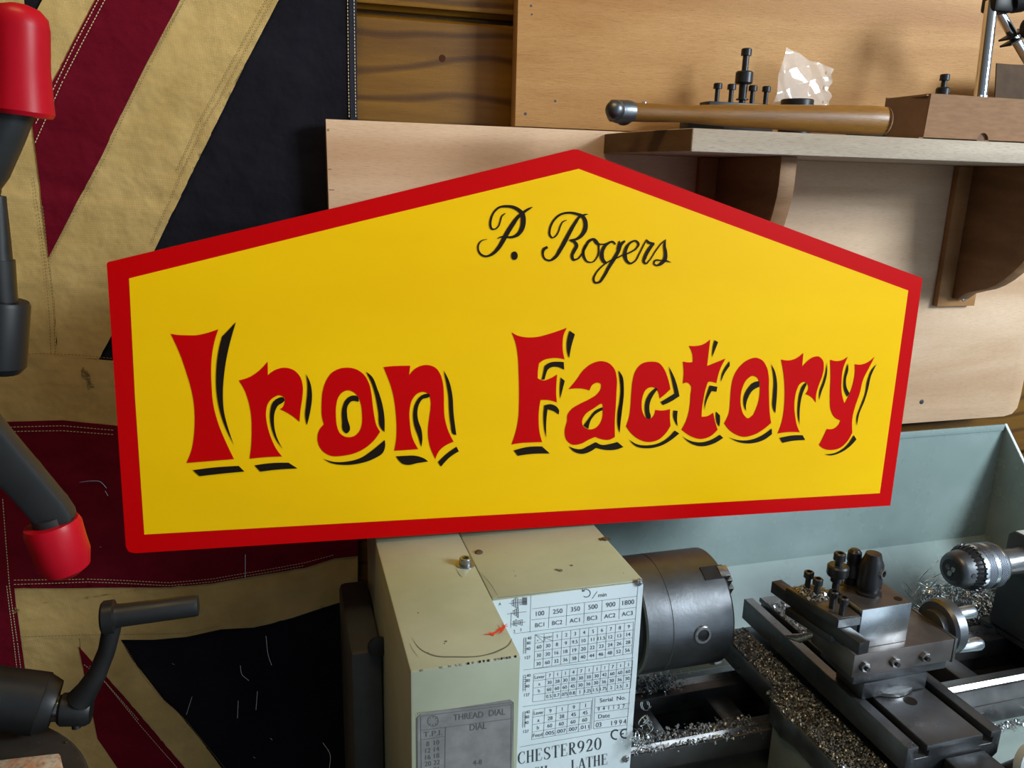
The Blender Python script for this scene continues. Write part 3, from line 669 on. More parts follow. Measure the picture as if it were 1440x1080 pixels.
prism(b, [(q.x - .002, .83, ST), (q.x + .25, .83, ST), (q.x + .25, .845, zf + .006), (q.x + .02, .845, zf), (q.x - .002, .845, zf)], (0, .0015, 0))
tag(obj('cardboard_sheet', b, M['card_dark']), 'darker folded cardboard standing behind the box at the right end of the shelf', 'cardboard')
q = on(1333, 131, 1, .79)
ts = thing('locking_screw', 'short black cap screw in a round nut standing on the cardboard box', 'screw', (q.x, .775, zb1))
q = on(1327, 120, 1, .775); b = NB(); rev(b, (q.x, .775, zb1 - .0009), (0, 0, 1), [(0, .0074), (.010, .0074), (.0115, .0062), (.0115, .003)], 22); obj('knurled_nut', b, M['black_ox'], ts)
b = NB(); socket_screw(b, (q.x, .775, zb1 + .009), .0155, .0030, .0052, .0065); obj('screw', b, M['black_ox'], ts)

# magnetic indicator stand on the shelf
pa, pb = on(1380, 129, 1, .775), on(1395, 2, 1, .79); pa.z = zb1 - .0005
ms = thing('indicator_stand', 'chrome-rod indicator stand with black clamps rising from the cardboard box', 'stand', tuple(pa))
obj('rod', cyl(NB(), pa, pb, .0070, seg=28), M['chrome'], ms)
obj('rod_foot', cyl(NB(), pa, pa + (pb - pa).normalized() * .004, .0078, seg=6), M['steel_bright'], ms)
q = on(1398, 19, 1, .79); b = NB(); box(b, q.x - .012, q.x + .016, .778, .80, q.z + .0, q.z + .02, .004); rev(b, (q.x + .016, .785, q.z + .012), (.8, -.2, .3), [(0, .012), (.01, .014), (.03, .011), (.034, .007)], 24); obj('clamp', b, M['black_plastic'], ms)
q2, q3 = on(1404, 15, 1, .80), on(1452, 95, 1, .80)
obj('rod', cyl(NB(), q2, q3, .0055, seg=24), M['chrome'], ms)
b = NB(); q4 = on(1425, 54, 1, .80); dd = (q3 - q2).normalized(); pp = Vector((dd.z, 0, -dd.x)) if True else 0
for s in (-.003, .004): box(b, q4.x - .013, q4.x + .017, .792, .808, q4.z + s - .0012, q4.z + s + .0012, .0006, rot=Matrix.Rotation(-.5, 3, 'Y'), about=q4)
rev(b, on(1441, 40, 1, .785), (.2, -1, 0), [(0, .010), (.004, .012), (.012, .011), (.014, .008)], 20)
obj('swivel_clamp', b, M['black_plastic'], ms)
# tail of the hinge top right
# ------------------------------------------------------------ the lathe
lt = thing('bench_lathe', 'grey-green metalworking bench lathe under the sign, with a data plate on its front', 'lathe', (.6, .62, -.68))
HT = -.346
cv = on(576.7, 943, 2, HT); cvr = on(733, 923, 2, HT)
CX0, CX1, CY0 = cv.x, cvr.x, (cv.y + cvr.y) / 2
gc = obj('gear_cover', box(NB(), CX0, CX1, CY0, .795, -.78, HT, .0016), M['lathe_paint'], lt)
HX0, HX1, HY0 = CX1 + .0008, on(905, 813, 2, HT).x, .5842
hs = obj('headstock', box(NB(), HX0, HX1, HY0, .79, -.78, HT - .0012, .0016), M['lathe_paint'], lt)
# cover front: chipped top edge and scratches
b = NB()
for i in range(30):
    x = random.uniform(CX0 + .002, CX1 - .002); s = random.uniform(.0003, .0011)
    if random.random() < .5: x = random.uniform(CX0 + .050, CX1 - .003)
    box(b, x, x + s * 2.2, CY0 - .0001, CY0 + .0009, HT - .0009 - s * .4, HT + .00008)
obj('chipped_edge', b, M['lathe_chip'], gc, kind='stuff')
def onz(px, py, lift=.0): return on(px, py, 2, HT) + Vector((0, 0, lift))
b = NB()
ribbon(b, [(579, 897, .3), (590, 912, 1.0), (610, 922, 1.6), (640, 924, 1.5), (680, 922, 1.3), (700, 916, 2.0), (717, 905, 1.2), (720, 898, .4)], lambda x, y: onz(x, y, .0003))
for s in ([(576, 905, .4), (581, 915, .6), (588, 924, .3)], [(641, 799, .3), (646, 808, .7), (650, 812, .3)], [(670, 800, .3), (690, 822, .8), (700, 838, .4)]):
    ribbon(b, s, lambda x, y: onz(x, y, .0003))
for (x, y, s) in ((627, 902, 1.6), (588, 862, 1.0), (625, 905, .8), (602, 918, .8)):
    rev(b, onz(x, y, 0), (0, 0, 1), [(0, s * .0007), (.0003, s * .0006)], 8)
obj('scratches', b, M['grime'], gc, kind='stuff')
b = NB()
for s in ([(680, 893, .8), (695, 891, 2.4), (706, 884, 2.2), (713, 878, .8)], [(700, 880, .6), (706, 887, 1.6), (700, 893, .5)], [(706, 876, .5), (709, 884, 1.4), (704, 891, .5)], [(688, 889, .5), (694, 894, 2.2), (690, 893, .5)], [(698, 886, .6), (714, 881, .9)]):
    cnt[0] += 1; cz = .0004 + cnt[0] * 1e-5
    ribbon(b, s, lambda x, y, cz=cz: onz(x, y, cz))
obj('red_scribble', b, M['redpen'], gc, 'small red marker scribble')
q = onz(654.5, 794); b = NB(); rev(b, q, (0, 0, 1), [(0, .0088), (.0009, .0088), (.0009, .0058), (.0062, .0056), (.0070, .0050), (.0070, .0030), (.003, .0028), (.003, .0001)], 26)
obj('cap_bolt', b, M['steel'], gc, 'steel cap bolt with washer')
q = onz(669, 776); b = NB(); rev(b, q - Vector((-.003, 0, .001)), (0, 0, 1), [(0, .004), (.0006, .004), (.0016, .0028), (.002, .001)], 14); obj('screw', b, M['rusty'], hs)
q = onz(851, 757); b = NB(); rev(b, q - Vector((0, 0, .0012)), (0, 0, 1), [(0, .0035), (.0012, .0033), (.0018, .001)], 14); box(b, q.x - .006, q.x + .005, q.y - .002, q.y + .003, HT - .0012, HT - .0007); obj('screw', b, M['rusty'], hs)
b = NB()
for (x, y, w2, h2) in ((788, 802, 12, 1.0), (804, 795, 7, .8), (725, 810, 3, .8), (723, 803, 2, .8), (877, 806, 2, .7), (712, 777, 1.5, .8), (783, 801, 8, .8)):
    p = on(x, y, 2, HT - .0008); rev(b, p, (0, 0, 1), [(0, .0006 * w2 / 3), (.0003, .0005 * w2 / 3)], 8)
obj('specks', b, M['grime'], hs, kind='stuff')
# belt guard behind the cover on the left
obj('belt_guard', box(NB(), .045, CX0 - .0006, .66, .80, -.78, -.432, .006), M['dark_cast'], lt)
obj('belt_guard_boss', rev(NB(), on(532, 908, 1, .659) , (0, -1, 0), [(0, .010), (.003, .010), (.004, .008)], 20), M['black_iron'], lt)

# ---- data plate
PY = HY0 - .0012
def pp_(x, y, lift=.0002): # crop coordinates -> plate point
    return on(700 + x / 3.857, 800 + y / 3.857, 1, PY - lift)
pTL = pp_(-40, 140); pTR = pp_(786, 45)
b = NB(); z0p, z1p = -.60, HT - .0035
px0, px1 = HX0 + .0003, HX1 - .0003
prism(b, [(px0, PY, z0p), (px1, PY, z0p), (px1, PY, z1p - .003), (px1 - .0008, PY, z1p - .0008), (px1 - .003, PY, z1p), (px0, PY, z1p)], (0, .0011, 0))
dp = obj('data_plate', b, M['plate'], hs, 'silver plate printed with speed and thread tables')
FONT = {}
def glyphs(s):
    if s in FONT: return FONT[s]
    cu = bpy.data.curves.new('t', 'FONT'); cu.body = s; cu.resolution_u = 3; o = bpy.data.objects.new('t', cu); C.objects.link(o)
    me = o.to_mesh(); vs = [tuple(v.co) for v in me.vertices]; fs = [tuple(p.vertices) for p in me.polygons]
    o.to_mesh_clear(); bpy.data.objects.remove(o); bpy.data.curves.remove(cu)
    xs = [v[0] for v in vs]; ys = [v[1] for v in vs]
    FONT[s] = (vs, fs, min(xs), max(xs), min(ys), max(ys)); return FONT[s]
def text(bm, s, cx, cy, h, fn, slope=-.125, wid=None, ref='0'):
    """text centred on crop point (cx, cy), h crop pixels tall; fn maps crop coordinates to a point"""
    vs, fs, x0, x1, y0, y1 = glyphs(s)
    rr = glyphs(ref); hh = rr[5] - rr[4]; sc = h / hh
    sx = sc if wid is None else wid / (x1 - x0)
    mx = (x0 + x1) / 2
    V = [bm.verts.new(fn(cx + (v[0] - mx) * sx, cy + (v[0] - mx) * sx * slope - (v[1] - hh / 2) * sc)) for v in vs]
    for q in fs:
        try: bm.faces.new([V[i] for i in q])
        except ValueError: pass
def line(bm, x0, y0, x1, y1, fn, w=1.6):
    a = Vector((x1 - x0, y1 - y0)).normalized(); nx, ny = -a.y * w / 2, a.x * w / 2
    bm.faces.new([bm.verts.new(fn(x, y)) for x, y in ((x0 + nx, y0 + ny), (x1 + nx, y1 + ny), (x1 - nx, y1 - ny), (x0 - nx, y0 - ny))])
b = NB(); ln = lambda *a, **k: line(b, *a, pp_, **k); tx = lambda s, x, y, h, **k: text(b, s, x, y, h, lambda u, v: pp_(u, v, .00025), **k)
# frame
ln(0, 156, 762, 72); ln(762, 72, 698, 900); ln(180, 140, 175, 343)
ln(185, 217, 757, 148); ln(182, 277, 753, 208); ln(85, 352, 748, 270)
for i in range(1, 6):
    x = 185 + 95.5 * i; ln(x, 217 - 11.5 * i, x - 5, 332 - 12 * i)
for i, (s, s2) in enumerate((('100', 'BC1'), ('250', 'BC2'), ('350', 'AC1'), ('500', 'BC3'), ('900', 'AC2'), ('1800', 'AC3'))):
    tx(s, 230 + 95.7 * i, 241 - 12 * i, 25); tx(s2, 228 + 95 * i, 303 - 12.2 * i, 23)
# rotation arrow / min
pts = [(480 + 22 * math.cos(t), 132 + 21 * math.sin(t), 4) for t in [(-2.4 + .52 * i) for i in range(10)]]
ribbon(b, pts, pp_, 3); ln(458, 108, 462, 122, w=4); ln(456, 122, 472, 120, w=4); ln(512, 162, 540, 122, w=2.5); tx('min', 568, 140, 22, wid=44)
# pulley pictogram
for (x, y, w_, h_) in ((78, 170, 8, 30), (88, 162, 8, 44), (98, 156, 8, 54), (120, 165, 8, 30), (84, 225, 8, 22), (94, 218, 8, 36), (104, 212, 8, 50), (84, 282, 6, 26), (96, 276, 8, 34), (112, 280, 8, 22), (126, 276, 8, 30)):
    for q in ((x, y, x + w_, y), (x, y + h_, x + w_, y + h_), (x, y, x, y + h_), (x + w_, y, x + w_, y + h_)): ln(*q, w=2)
for i in range(7): ln(134 + i * 4, 154, 134 + i * 4, 196, w=2)
for q in ((60, 188, 160, 178), (50, 245, 155, 232), (70, 300, 150, 288), (112, 160, 110, 266), (74, 236, 70, 320)): ln(*q, w=2)
tx('A', 12, 190, 14); tx('2', 90, 338, 15); tx('3', 125, 330, 15)
def grid(TL, TR, BL, BR, cols, rows, skip=()):
    def at(u, v): return (TL[0] * (1 - u) * (1 - v) + TR[0] * u * (1 - v) + BL[0] * (1 - u) * v + BR[0] * u * v, TL[1] * (1 - u) * (1 - v) + TR[1] * u * (1 - v) + BL[1] * (1 - u) * v + BR[1] * u * v)
    for r_ in range(rows + 1): a, c = at(0, r_ / rows), at(1, r_ / rows); ln(*a, *c)
    for u in cols: a, c = at(u, 0), at(u, 1); ln(*a, *c)
    return at
def rows(at, cols, data, h, slope=-.125, GW=530, ML=4):
    nR = len(data)
    for j, rw in enumerate(data):
        for i, s in enumerate(rw):
            if s:
                x, y = at((cols[i] + cols[i + 1]) / 2, (j + .5) / nR); tx(s, x, y, h, slope=slope, wid=(None if len(s) < ML else (cols[i + 1] - cols[i]) * GW * .84))
c11 = [i / 11 for i in range(12)]
at = grid((203, 357), (737, 288), (197, 541), (727, 458), c11, 4)
rows(at, c11, [['', ''] + list('123456789'), ['60', '30', '8', '9', '9.5', '10', '11', '11.5', '12', '13', '14'], ['30', '30', '16', '18', '19', '20', '22', '23', '24', '26', '28'], ['30', '60', '32', '36', '38', '40', '44', '46', '48', '52', '56']], 19)
ln(203, 357, 300, 390); ln(203, 357, 250, 396); tx('a', 217, 386, 12); tx('b', 256, 384, 11); tx('lever', 274, 368, 13, wid=46)
ln(140, 548, 735, 484)
c12 = [0, .125] + [.125 + .875 * i / 11 for i in range(1, 12)]
at = grid((195, 571), (733, 496), (189, 722), (720, 648), c12, 4)
rows(at, c12, [['Lever'] + list('71147111711'), ['a', '30', '28', '30', '30', '30', '30', '30', '42', '60', '60', '60'], ['b', '60', '60', '60', '45', '30', '36', '30', '36', '30', '36', '30'], ['', '0.5', '0.7', '.075', '0.8', '1', '1.25', '1.5', '1.75', '2', '2.5', '3']], 18)
ln(135, 748, 722, 668)
c5 = [0, .2, .4, .6, .8, 1]
at = grid((192, 764), (510, 716), (184, 926), (500, 872), c5, 4)
rows(at, c5, [['Lever', '9', '1', '9', '1'], ['a', '28', '28', '45', '45'], ['b', '60', '60', '60', '60'], ['Feed', '.005', '.007', '.007', '.011']], 20, GW=312)
for q in ((528, 700, 520, 868), (528, 752, 716, 728), (524, 782, 712, 756), (522, 826, 708, 800), (520, 868, 702, 846), (516, 702, 508, 870), (120, 966, 700, 866)): ln(*q)
tx('Serial  No.', 624, 705, 22, wid=140); tx('Date', 577, 797, 22, wid=62)
for i, s in enumerate('941127'): text(b, s, 548 + i * 27, 766 - i * 3.3 - 6, 20, pp_, slope=-.3)
for x, s in ((540, '0'), (556, '3'), (618, '1'), (640, '9'), (666, '9'), (690, '4')): text(b, s, x, 850 - (x - 540) * .12 - 4, 26, pp_, slope=-.3)
for y0 in (375, 578, 776):
    for i, s in enumerate(('40', '80', '40', '127')): tx(s, 180 - i * 3 - y0 * .022, y0 + (0, 27, 58, 105)[i], 16)
    for i in range(8): ln(148 - y0 * .012, y0 + i * 11, 160 - y0 * .012, y0 + i * 11 - 1, w=2)
    ln(146 - y0 * .012, y0, 144 - y0 * .012, y0 + 86, w=2); ln(158 - y0 * .012, y0, 156 - y0 * .012, y0 + 86, w=2)
# CE mark
ribbon(b, [(640 + 24 * math.cos(t), 902 + 25 * math.sin(t) - 3, 8) for t in [(-1.0 - .5 * i) for i in range(9)]], pp_, 3)
ribbon(b, [(690 + 23 * math.cos(t), 895 + 24 * math.sin(t) - 1, 8) for t in [(-1.1 - .5 * i) for i in range(9)]], pp_, 3); ln(664, 897, 684, 893, w=7)
# serif capitals
SER = {'C': [[(.85, .78, .03), (.80, .93, .06), (.5, .98, .05), (.18, .8, .14), (.1, .5, .2), (.18, .2, .14), (.5, .02, .05), (.82, .1, .05), (.88, .22, .03)], [(.85, .72, .04), (.85, .97, .04)]],
 'H': [[(.2, 0, .16), (.2, 1, .16)], [(.8, 0, .16), (.8, 1, .16)], [(.2, .52, .06), (.8, .52, .06)]] + [[(a - .17, z, .045), (a + .17, z, .045)] for a in (.2, .8) for z in (.02, .98)],
 'E': [[(.25, 0, .17), (.25, 1, .17)], [(.08, .98, .05), (.85, .98, .05)], [(.08, .02, .05), (.88, .02, .05)], [(.25, .52, .05), (.62, .52, .05)], [(.84, .98, .03), (.85, .78, .05)], [(.87, .02, .03), (.9, .25, .05)], [(.62, .65, .04), (.62, .4, .04)]],
 'S': [[(.8, .76, .04), (.72, .93, .06), (.45, .98, .06), (.2, .82, .14), (.25, .62, .16), (.6, .45, .2), (.82, .28, .16), (.7, .07, .1), (.45, .01, .06), (.2, .1, .06), (.14, .26, .04)], [(.8, .73, .04), (.8, .96, .04)], [(.15, .04, .04), (.15, .27, .04)]],
 'T': [[(.5, 0, .17), (.5, 1, .17)], [(.05, .98, .05), (.95, .98, .05)], [(.05, .98, .04), (.06, .75, .04)], [(.95, .98, .04), (.94, .75, .04)], [(.3, .02, .045), (.7, .02, .045)]],
 'R': [[(.2, 0, .17), (.2, 1, .17)], [(.05, .98, .045), (.4, .98, .05), (.66, .9, .13), (.72, .74, .17), (.62, .57, .11), (.25, .5, .05)], [(.42, .5, .14), (.62, .25, .17), (.85, .03, .12), (1.0, .02, .04)], [(.04, .02, .045), (.38, .02, .045)]],
 '9': [[(.3, .03, .04), (.6, .2, .12), (.8, .55, .18), (.78, .82, .14), (.5, .99, .06), (.22, .85, .14), (.17, .66, .18), (.3, .47, .12), (.5, .42, .05), (.78, .55, .08)]],
 '2': [[(.18, .72, .08), (.3, .92, .1), (.5, .98, .1), (.74, .85, .17), (.7, .6, .17), (.45, .3, .08), (.15, .05, .04)], [(.15, .06, .13), (.8, .06, .13)], [(.8, .08, .1), (.88, .26, .04)]],
 '0': [[(.5, .99, .05), (.25, .85, .12), (.16, .5, .18), (.25, .15, .12), (.5, .01, .05), (.75, .15, .12), (.84, .5, .18), (.75, .85, .12), (.5, .99, .05)]],
 'L': [[(.25, 0, .17), (.25, 1, .17)], [(.08, .02, .05), (.9, .02, .05)], [(.88, .02, .04), (.9, .28, .05)], [(.08, .98, .045), (.44, .98, .045)]],
 'A': [[(.12, 0, .06), (.5, 1, .08)], [(.88, 0, .18), (.52, .98, .14)], [(.25, .34, .05), (.72, .34, .05)], [(0, .02, .045), (.26, .02, .045)], [(.7, .02, .045), (1.05, .02, .045)]]}
def serif(s, x0, y0, x1, y1, h):
    """baseline from (x0,y0) to (x1,y1)"""
    n = len(s); dx, dy = (x1 - x0) / n, (y1 - y0) / n
    for i, ch in enumerate(s):
        for sk in SER.get(ch, ()):
            cnt[0] += 1; lf = .0003 + (cnt[0] % 97) * 2e-6
            pts = [(x0 + dx * (i + .04 + p[0] * .92), y0 + dy * (i + p[0]) - p[1] * h, p[2] * dx) for p in sk]
            ribbon(b, pts, lambda x, y: pp_(x, y, lf), 1 if len(pts) < 3 else 5)
serif('CHESTER920', 108, 1062, 567, 977, 66); serif('LATHE', 396, 1078 + 18, 600, 1050 + 8, 58); serif('CH', 190, 1140, 272, 1128, 62)
obj('plate_print', b, M['ink'], dp)
for (x, y) in ((764, 71), (692, 1028)):
    q = pp_(x, y, 0); c = NB(); rev(c, q, (0, -1, 0), [(0, .0036), (.001, .0036), (.002, .0028), (.0024, .0015)], 20)
    box(c, q.x - .0026, q.x + .0026, q.y - .0027, q.y - .0018, q.z - .0005, q.z + .0005); box(c, q.x - .0005, q.x + .0005, q.y - .0027, q.y - .0018, q.z - .0026, q.z + .0026)
    obj('plate_screw', c, M['steel'], hs)
# ---- thread dial plate on the cover
def dp_(x, y, lift=.0002): return on(500 + x / 3, 720 + y / 3, 1, CY0 - .0006 - lift)
A_, B_ = dp_(258, 845, 0), dp_(668, 800, 0); zt_ = (A_.z + B_.z) / 2
b = NB(); c_ = .003
prism(b, [(A_.x, CY0 - .0006, zt_ - .14), (B_.x, CY0 - .0006, zt_ - .14), (B_.x, CY0 - .0006, zt_ - c_), (B_.x - c_, CY0 - .0006, zt_), (A_.x + c_, CY0 - .0006, zt_), (A_.x, CY0 - .0006, zt_ - c_)], (0, .0005, 0))
td = obj('thread_dial_plate', b, M['plate_dim'], gc, 'dull grey plate headed THREAD DIAL')
b = NB(); ln2 = lambda *a, **k: line(b, *a, dp_, **k); tx2 = lambda s, x, y, h, **k: text(b, s, x, y, h, lambda u, v: dp_(u, v, .00025), **k)
for q in ((275, 862, 658, 812), (658, 812, 655, 1120), (275, 862, 278, 1120), (276, 922, 657, 872), (380, 906, 376, 1120), (276, 962, 378, 946), (262, 848, 666, 803), (666, 803, 664, 1120), (262, 848, 262, 1120)): ln2(*q, w=1.8)
tx2('THREAD', 477, 860, 26, wid=126, slope=-.11); tx2('DIAL', 598, 845, 26, wid=68, slope=-.11); tx2('DIAL', 518, 905, 27, wid=70, slope=-.12); tx2('T.P.I.', 327, 934, 22, wid=80)
ribbon(b, [(327 + 23 * math.cos(t * PI / 6), 882 + 22 * math.sin(t * PI / 6), 2.2) for t in range(13)], dp_, 2)
for t in range(8): ln2(327 + 12 * math.cos(t * PI / 4), 882 + 12 * math.sin(t * PI / 4), 327 + 20 * math.cos(t * PI / 4), 882 + 20 * math.sin(t * PI / 4), w=2.2)
for i, (s, s2) in enumerate((('8', '10'), ('12', '14'), ('16', '18'), ('20', '22'), ('24', '26'))): tx2(s, 306, 978 + i * 28, 20); tx2(s2, 343, 972 + i * 28, 20)
tx2('4-8', 515, 1056, 20)
obj('dial_print', b, M['ink_dim'], td)

# ---- chuck
CY_, CZ_, CR = .66, -.430, .0585
X0, X1 = .318, .413
b = NB()
rev(b, (X0, CY_, CZ_), (1, 0, 0), [(0, CR - .002), (.0016, CR), (.026, CR), (.0265, CR - .0006), (.0275, CR - .0006), (.028, CR), (X1 - X0 - .003, CR), (X1 - X0, CR - .003), (X1 - X0, .020), (X1 - X0 - .02, .018), (X1 - X0 - .02, .0001)], 72)
ck = obj('chuck', b, M['chuck'], lt, 'round grey steel chuck body')
obj('chuck_backplate', rev(NB(), (HX1 + .0004, CY_, CZ_), (1, 0, 0), [(0, .050), (X0 - HX1 - .0005, .052)], 48), M['black_iron'], lt)
obj('spindle_nose', rev(NB(), (HX1 - .002, CY_, CZ_), (1, 0, 0), [(0, .030), (.02, .030)], 32), M['steel'], lt)
# key socket on the side towards the viewer, slightly below the axis
kp = on(*(860 + 311 / 2.483, 740 + 372 / 2.483), 1, CY_ - CR * .93)
a = math.atan2(kp.z - CZ_, kp.y - CY_); dirv = Vector((0, math.cos(a), math.sin(a)))
base = Vector((kp.x, CY_, CZ_)) + dirv * (CR - .003)
b = NB(); rev(b, base, dirv, [(0, .0095), (.0042, .0092), (.0048, .0084), (.0048, .0062), (-.004, .0055), (-.004, .0001)], 28); obj('key_socket', b, M['steel'], ck)
b = NB(); rev(b, base + dirv * .0035, dirv, [(0, .0056), (.0002, .0050)], 24); obj('square_hole', b, M['black_ox'], ck)
for aa in (62, 182, 302):
    t = math.radians(aa); dv = Vector((0, -math.cos(t), math.sin(t))); sd = Vector((1, 0, 0)).cross(dv).normalized()
    o_ = Vector((X1, CY_, CZ_)); b = NB(); tt = NB()
    for (r0, r1, h0, h1, wd) in ((.022, CR + .0018, -.006, .0045, .0062), (.022, .050, .0045, .0105, .0062), (.022, .034, .0105, .018, .0062)):
        pts = [o_ + dv * r0 + Vector((h0, 0, 0)) - sd * wd, o_ + dv * r1 + Vector((h0, 0, 0)) - sd * wd, o_ + dv * r1 + Vector((h1, 0, 0)) - sd * wd, o_ + dv * r0 + Vector((h1, 0, 0)) - sd * wd]
        prism(b, pts, sd * wd * 2, .0006)
    tt.free()
    obj('jaw', b, M['steel'], ck)
# jaw slot visible on the rim at the top
t = math.radians(62); dv = Vector((0, -math.cos(t), math.sin(t))); sd = Vector((1, 0, 0)).cross(dv).normalized(); o_ = Vector((X1 - .024, CY_, CZ_)) + dv * (CR - .006)
b = NB(); prism(b, [o_ - sd * .0075, o_ + Vector((.0245, 0, 0)) - sd * .0075, o_ + Vector((.0245, 0, 0)) + sd * .0075, o_ + sd * .0075], dv * .0068); obj('jaw_slot', b, M['black_ox'], ck)

# ---- bed
BZ = -.545
def rail(y0, y1):
    zv = .004
    return prism(NB(), [(HX1 - .01, y0, BZ), (HX1 - .01, y1, BZ), (HX1 - .01, y1, BZ - .022), (HX1 - .01, y1 - .006, BZ - .028), (HX1 - .01, y1 - .006, BZ - .054), (HX1 - .01, y0 + .006, BZ - .054), (HX1 - .01, y0 + .006, BZ - .028), (HX1 - .01, y0, BZ - .022)], (.86, 0, 0), .0008)
obj('bed_rail', rail(.5955, .618), M['cast_top'], lt)
obj('bed_rail', rail(.6720, .705), M['cast_top'], lt)
b = NB(); prism(b, [(HX1, .5985, BZ), (HX1, .6055, BZ), (HX1, .602, BZ + .0045)], (.85, 0, 0)); obj('vee_way', b, M['steel'], lt)
b = NB(); prism(b, [(HX1, .684, BZ), (HX1, .694, BZ), (HX1, .689, BZ + .005)], (.85, 0, 0)); obj('vee_way', b, M['steel'], lt)
for x in (.335, .43, .62, .74, .92, 1.08): obj('bed_web', box(NB(), x, x + .028, .612, .680, BZ - .050, BZ - .010, .003), M['cast'], lt)
obj('bed_base', box(NB(), HX1 - .01, 1.15, .603, .70, BZ - .0545, BZ - .045, .001), M['cast'], lt)

# ---- chip tray and splash guard
xr = 1.0158; xg = .11
b = NB()
ZT, ZK = -.3365, -.514
prism(b, [(xg, .870, ZT), (xr, .870, ZT), (xr, .870, ZK), (xg, .870, ZK)], (0, .0015, 0))
sgd = obj('splash_guard', b, M['guard_paint'], lt, 'blue-grey sheet metal splash guard')
b = NB(); prism(b, [(xg, .8685, ZT), (xg, .8715, ZT), (xg, .8715, ZT - .0095), (xg, .8685, ZT - .0095)], (xr - xg, 0, 0), .0005); obj('rolled_lip', b, M['guard_paint'], sgd)
b = NB(); prism(b, [(xg, .8700, ZK), (xg, .8715, ZK), (xg, .777, -.602), (xg, .7755, -.602)], (xr - xg, 0, 0)); obj('lower_slope', b, M['guard_paint'], sgd)
e1 = on(1440, 655, 0, xr)
b = NB(); prism(b, [(xr, .8715, ZT), (xr, .80, ZT - .077), (xr, .72, -.50), (xr, .72, -.60), (xr, .7755, -.60), (xr, .8715, ZK)], (.0015, 0, 0)); obj('end_panel', b, M['guard_paint'], sgd)
b = NB(); prism(b, [(xr - .001, .8700, ZT + .0005), (xr - .001, .80, ZT - .0765), (xr - .001, .72, -.4995), (xr - .001, .7195, -.5025), (xr - .001, .7985, -.080 + ZT), (xr - .001, .8690, ZT - .003)], (.004, 0, 0)); obj('end_lip', b, M['plate'], sgd)
b = NB(); box(b, HX1, 1.30, .40, .777, -.603, -.600); box(b, HX1, 1.30, .3985, .40, -.603, -.585); box(b, 1.30, 1.3015, .40, .777, -.603, -.56)
tr = obj('chip_tray', b, M['guard_paint'], lt)
b = NB(); box(b, .12, .42, .47, .78, -H, -.782, .004); box(b, .80, 1.2, .47, .78, -H, -.6035, .004); box(b, .31, .42, .5, .76, -.785, -.6035)
obj('stand', b, M['dark_cast'], lt)

# ---- saddle
SZ = -.503
b = NB()
s0 = on(1039, 909, 2, SZ); s1 = on(*(860 + 600 / 2.483, 740 + 640 / 2.483), 2, SZ)
wing = [(s0.x - .001, .72), (s0.x + .17, .72), (s0.x + .17, .40), (.512, .40), (.505, .43), (.492, .50), (.478, .535), (.452, .562), (.450, .60), (.462, .622), (.466, .66)]
wing = [(.466, .715), (.632, .715), (.632, .612), (.606, .60), (.606, .36), (.455, .36), (.455, .548), (.450, .565), (.4535, .5900), (.466, .606)]
prism(b, [(x, y, SZ) for x, y in wing], (0, 0, -.026), .003)
sd_ = obj('saddle', b, M['cast'], lt)
b = NB(); box(b, .458, .612, .375, .430, -.598, -.531, .006); box(b, .458, .604, .43, .590, -.598, -.531, .004); obj('apron', b, M['apron'], lt)
# ---- cross slide
ZC = -.465; fl_ = on(1277, 1054, 2, ZC); fr_ = on(1409, 1026, 2, ZC); bl_ = on(1041, 843, 2, ZC)
cx0, cx1, cy0, cy1 = fl_.x, fr_.x, (fl_.y + fr_.y) / 2, bl_.y
W_ = cx1 - cx0; g = .0085
prof = [(cx0, ZC), (cx0 + .0115, ZC), (cx0 + .0115, ZC - .006), (cx0 + .0085, ZC - .006), (cx0 + .0085, ZC - .012), (cx0 + .0235, ZC - .012), (cx0 + .0235, ZC - .006), (cx0 + .0205, ZC - .006), (cx0 + .0205, ZC - .001),
        (cx1 - .0205, ZC - .001), (cx1 - .0205, ZC - .006), (cx1 - .0235, ZC - .006), (cx1 - .0235, ZC - .012), (cx1 - .0085, ZC - .012), (cx1 - .0085, ZC - .006), (cx1 - .0115, ZC - .006), (cx1 - .0115, ZC), (cx1, ZC), (cx1, ZC - .024), (cx1 - .012, ZC - .034), (cx0 + .012, ZC - .034), (cx0, ZC - .024)]
b = NB(); prism(b, [(x, cy0, z) for x, z in prof], (0, cy1 - cy0, 0), .0006)
cs = obj('cross_slide', b, M['cast'], lt, 'dark slotted cross slide')
obj('slide_surface', box(NB(), cx0 + .0212, cx1 - .0212, cy0 + .0004, cy1 - .001, ZC - .0014, ZC - .0006), M['cast_top'], cs)
obj('slide_surface', box(NB(), cx0 + .0009, cx0 + .0108, cy0 + .0006, cy1 - .001, ZC - .0006, ZC + .0002), M['cast_top'], cs)
q = on(*(860 + 1043 / 2.483, 740 + 608 / 2.483), 2, ZC); b = NB(); rev(b, (q.x, q.y, ZC - .0005), (0, 0, 1), [(0, .0062), (.0002, .0062)], 24); obj('bolt_hole', b, M['black_paint'], cs)
b = NB(); box(b, cx0 + .040, cx1 - .018, cy0 - .03, cy0 - .001, ZC - .045, ZC - .016, .002); obj('feed_bracket', b, M['cast'], lt)
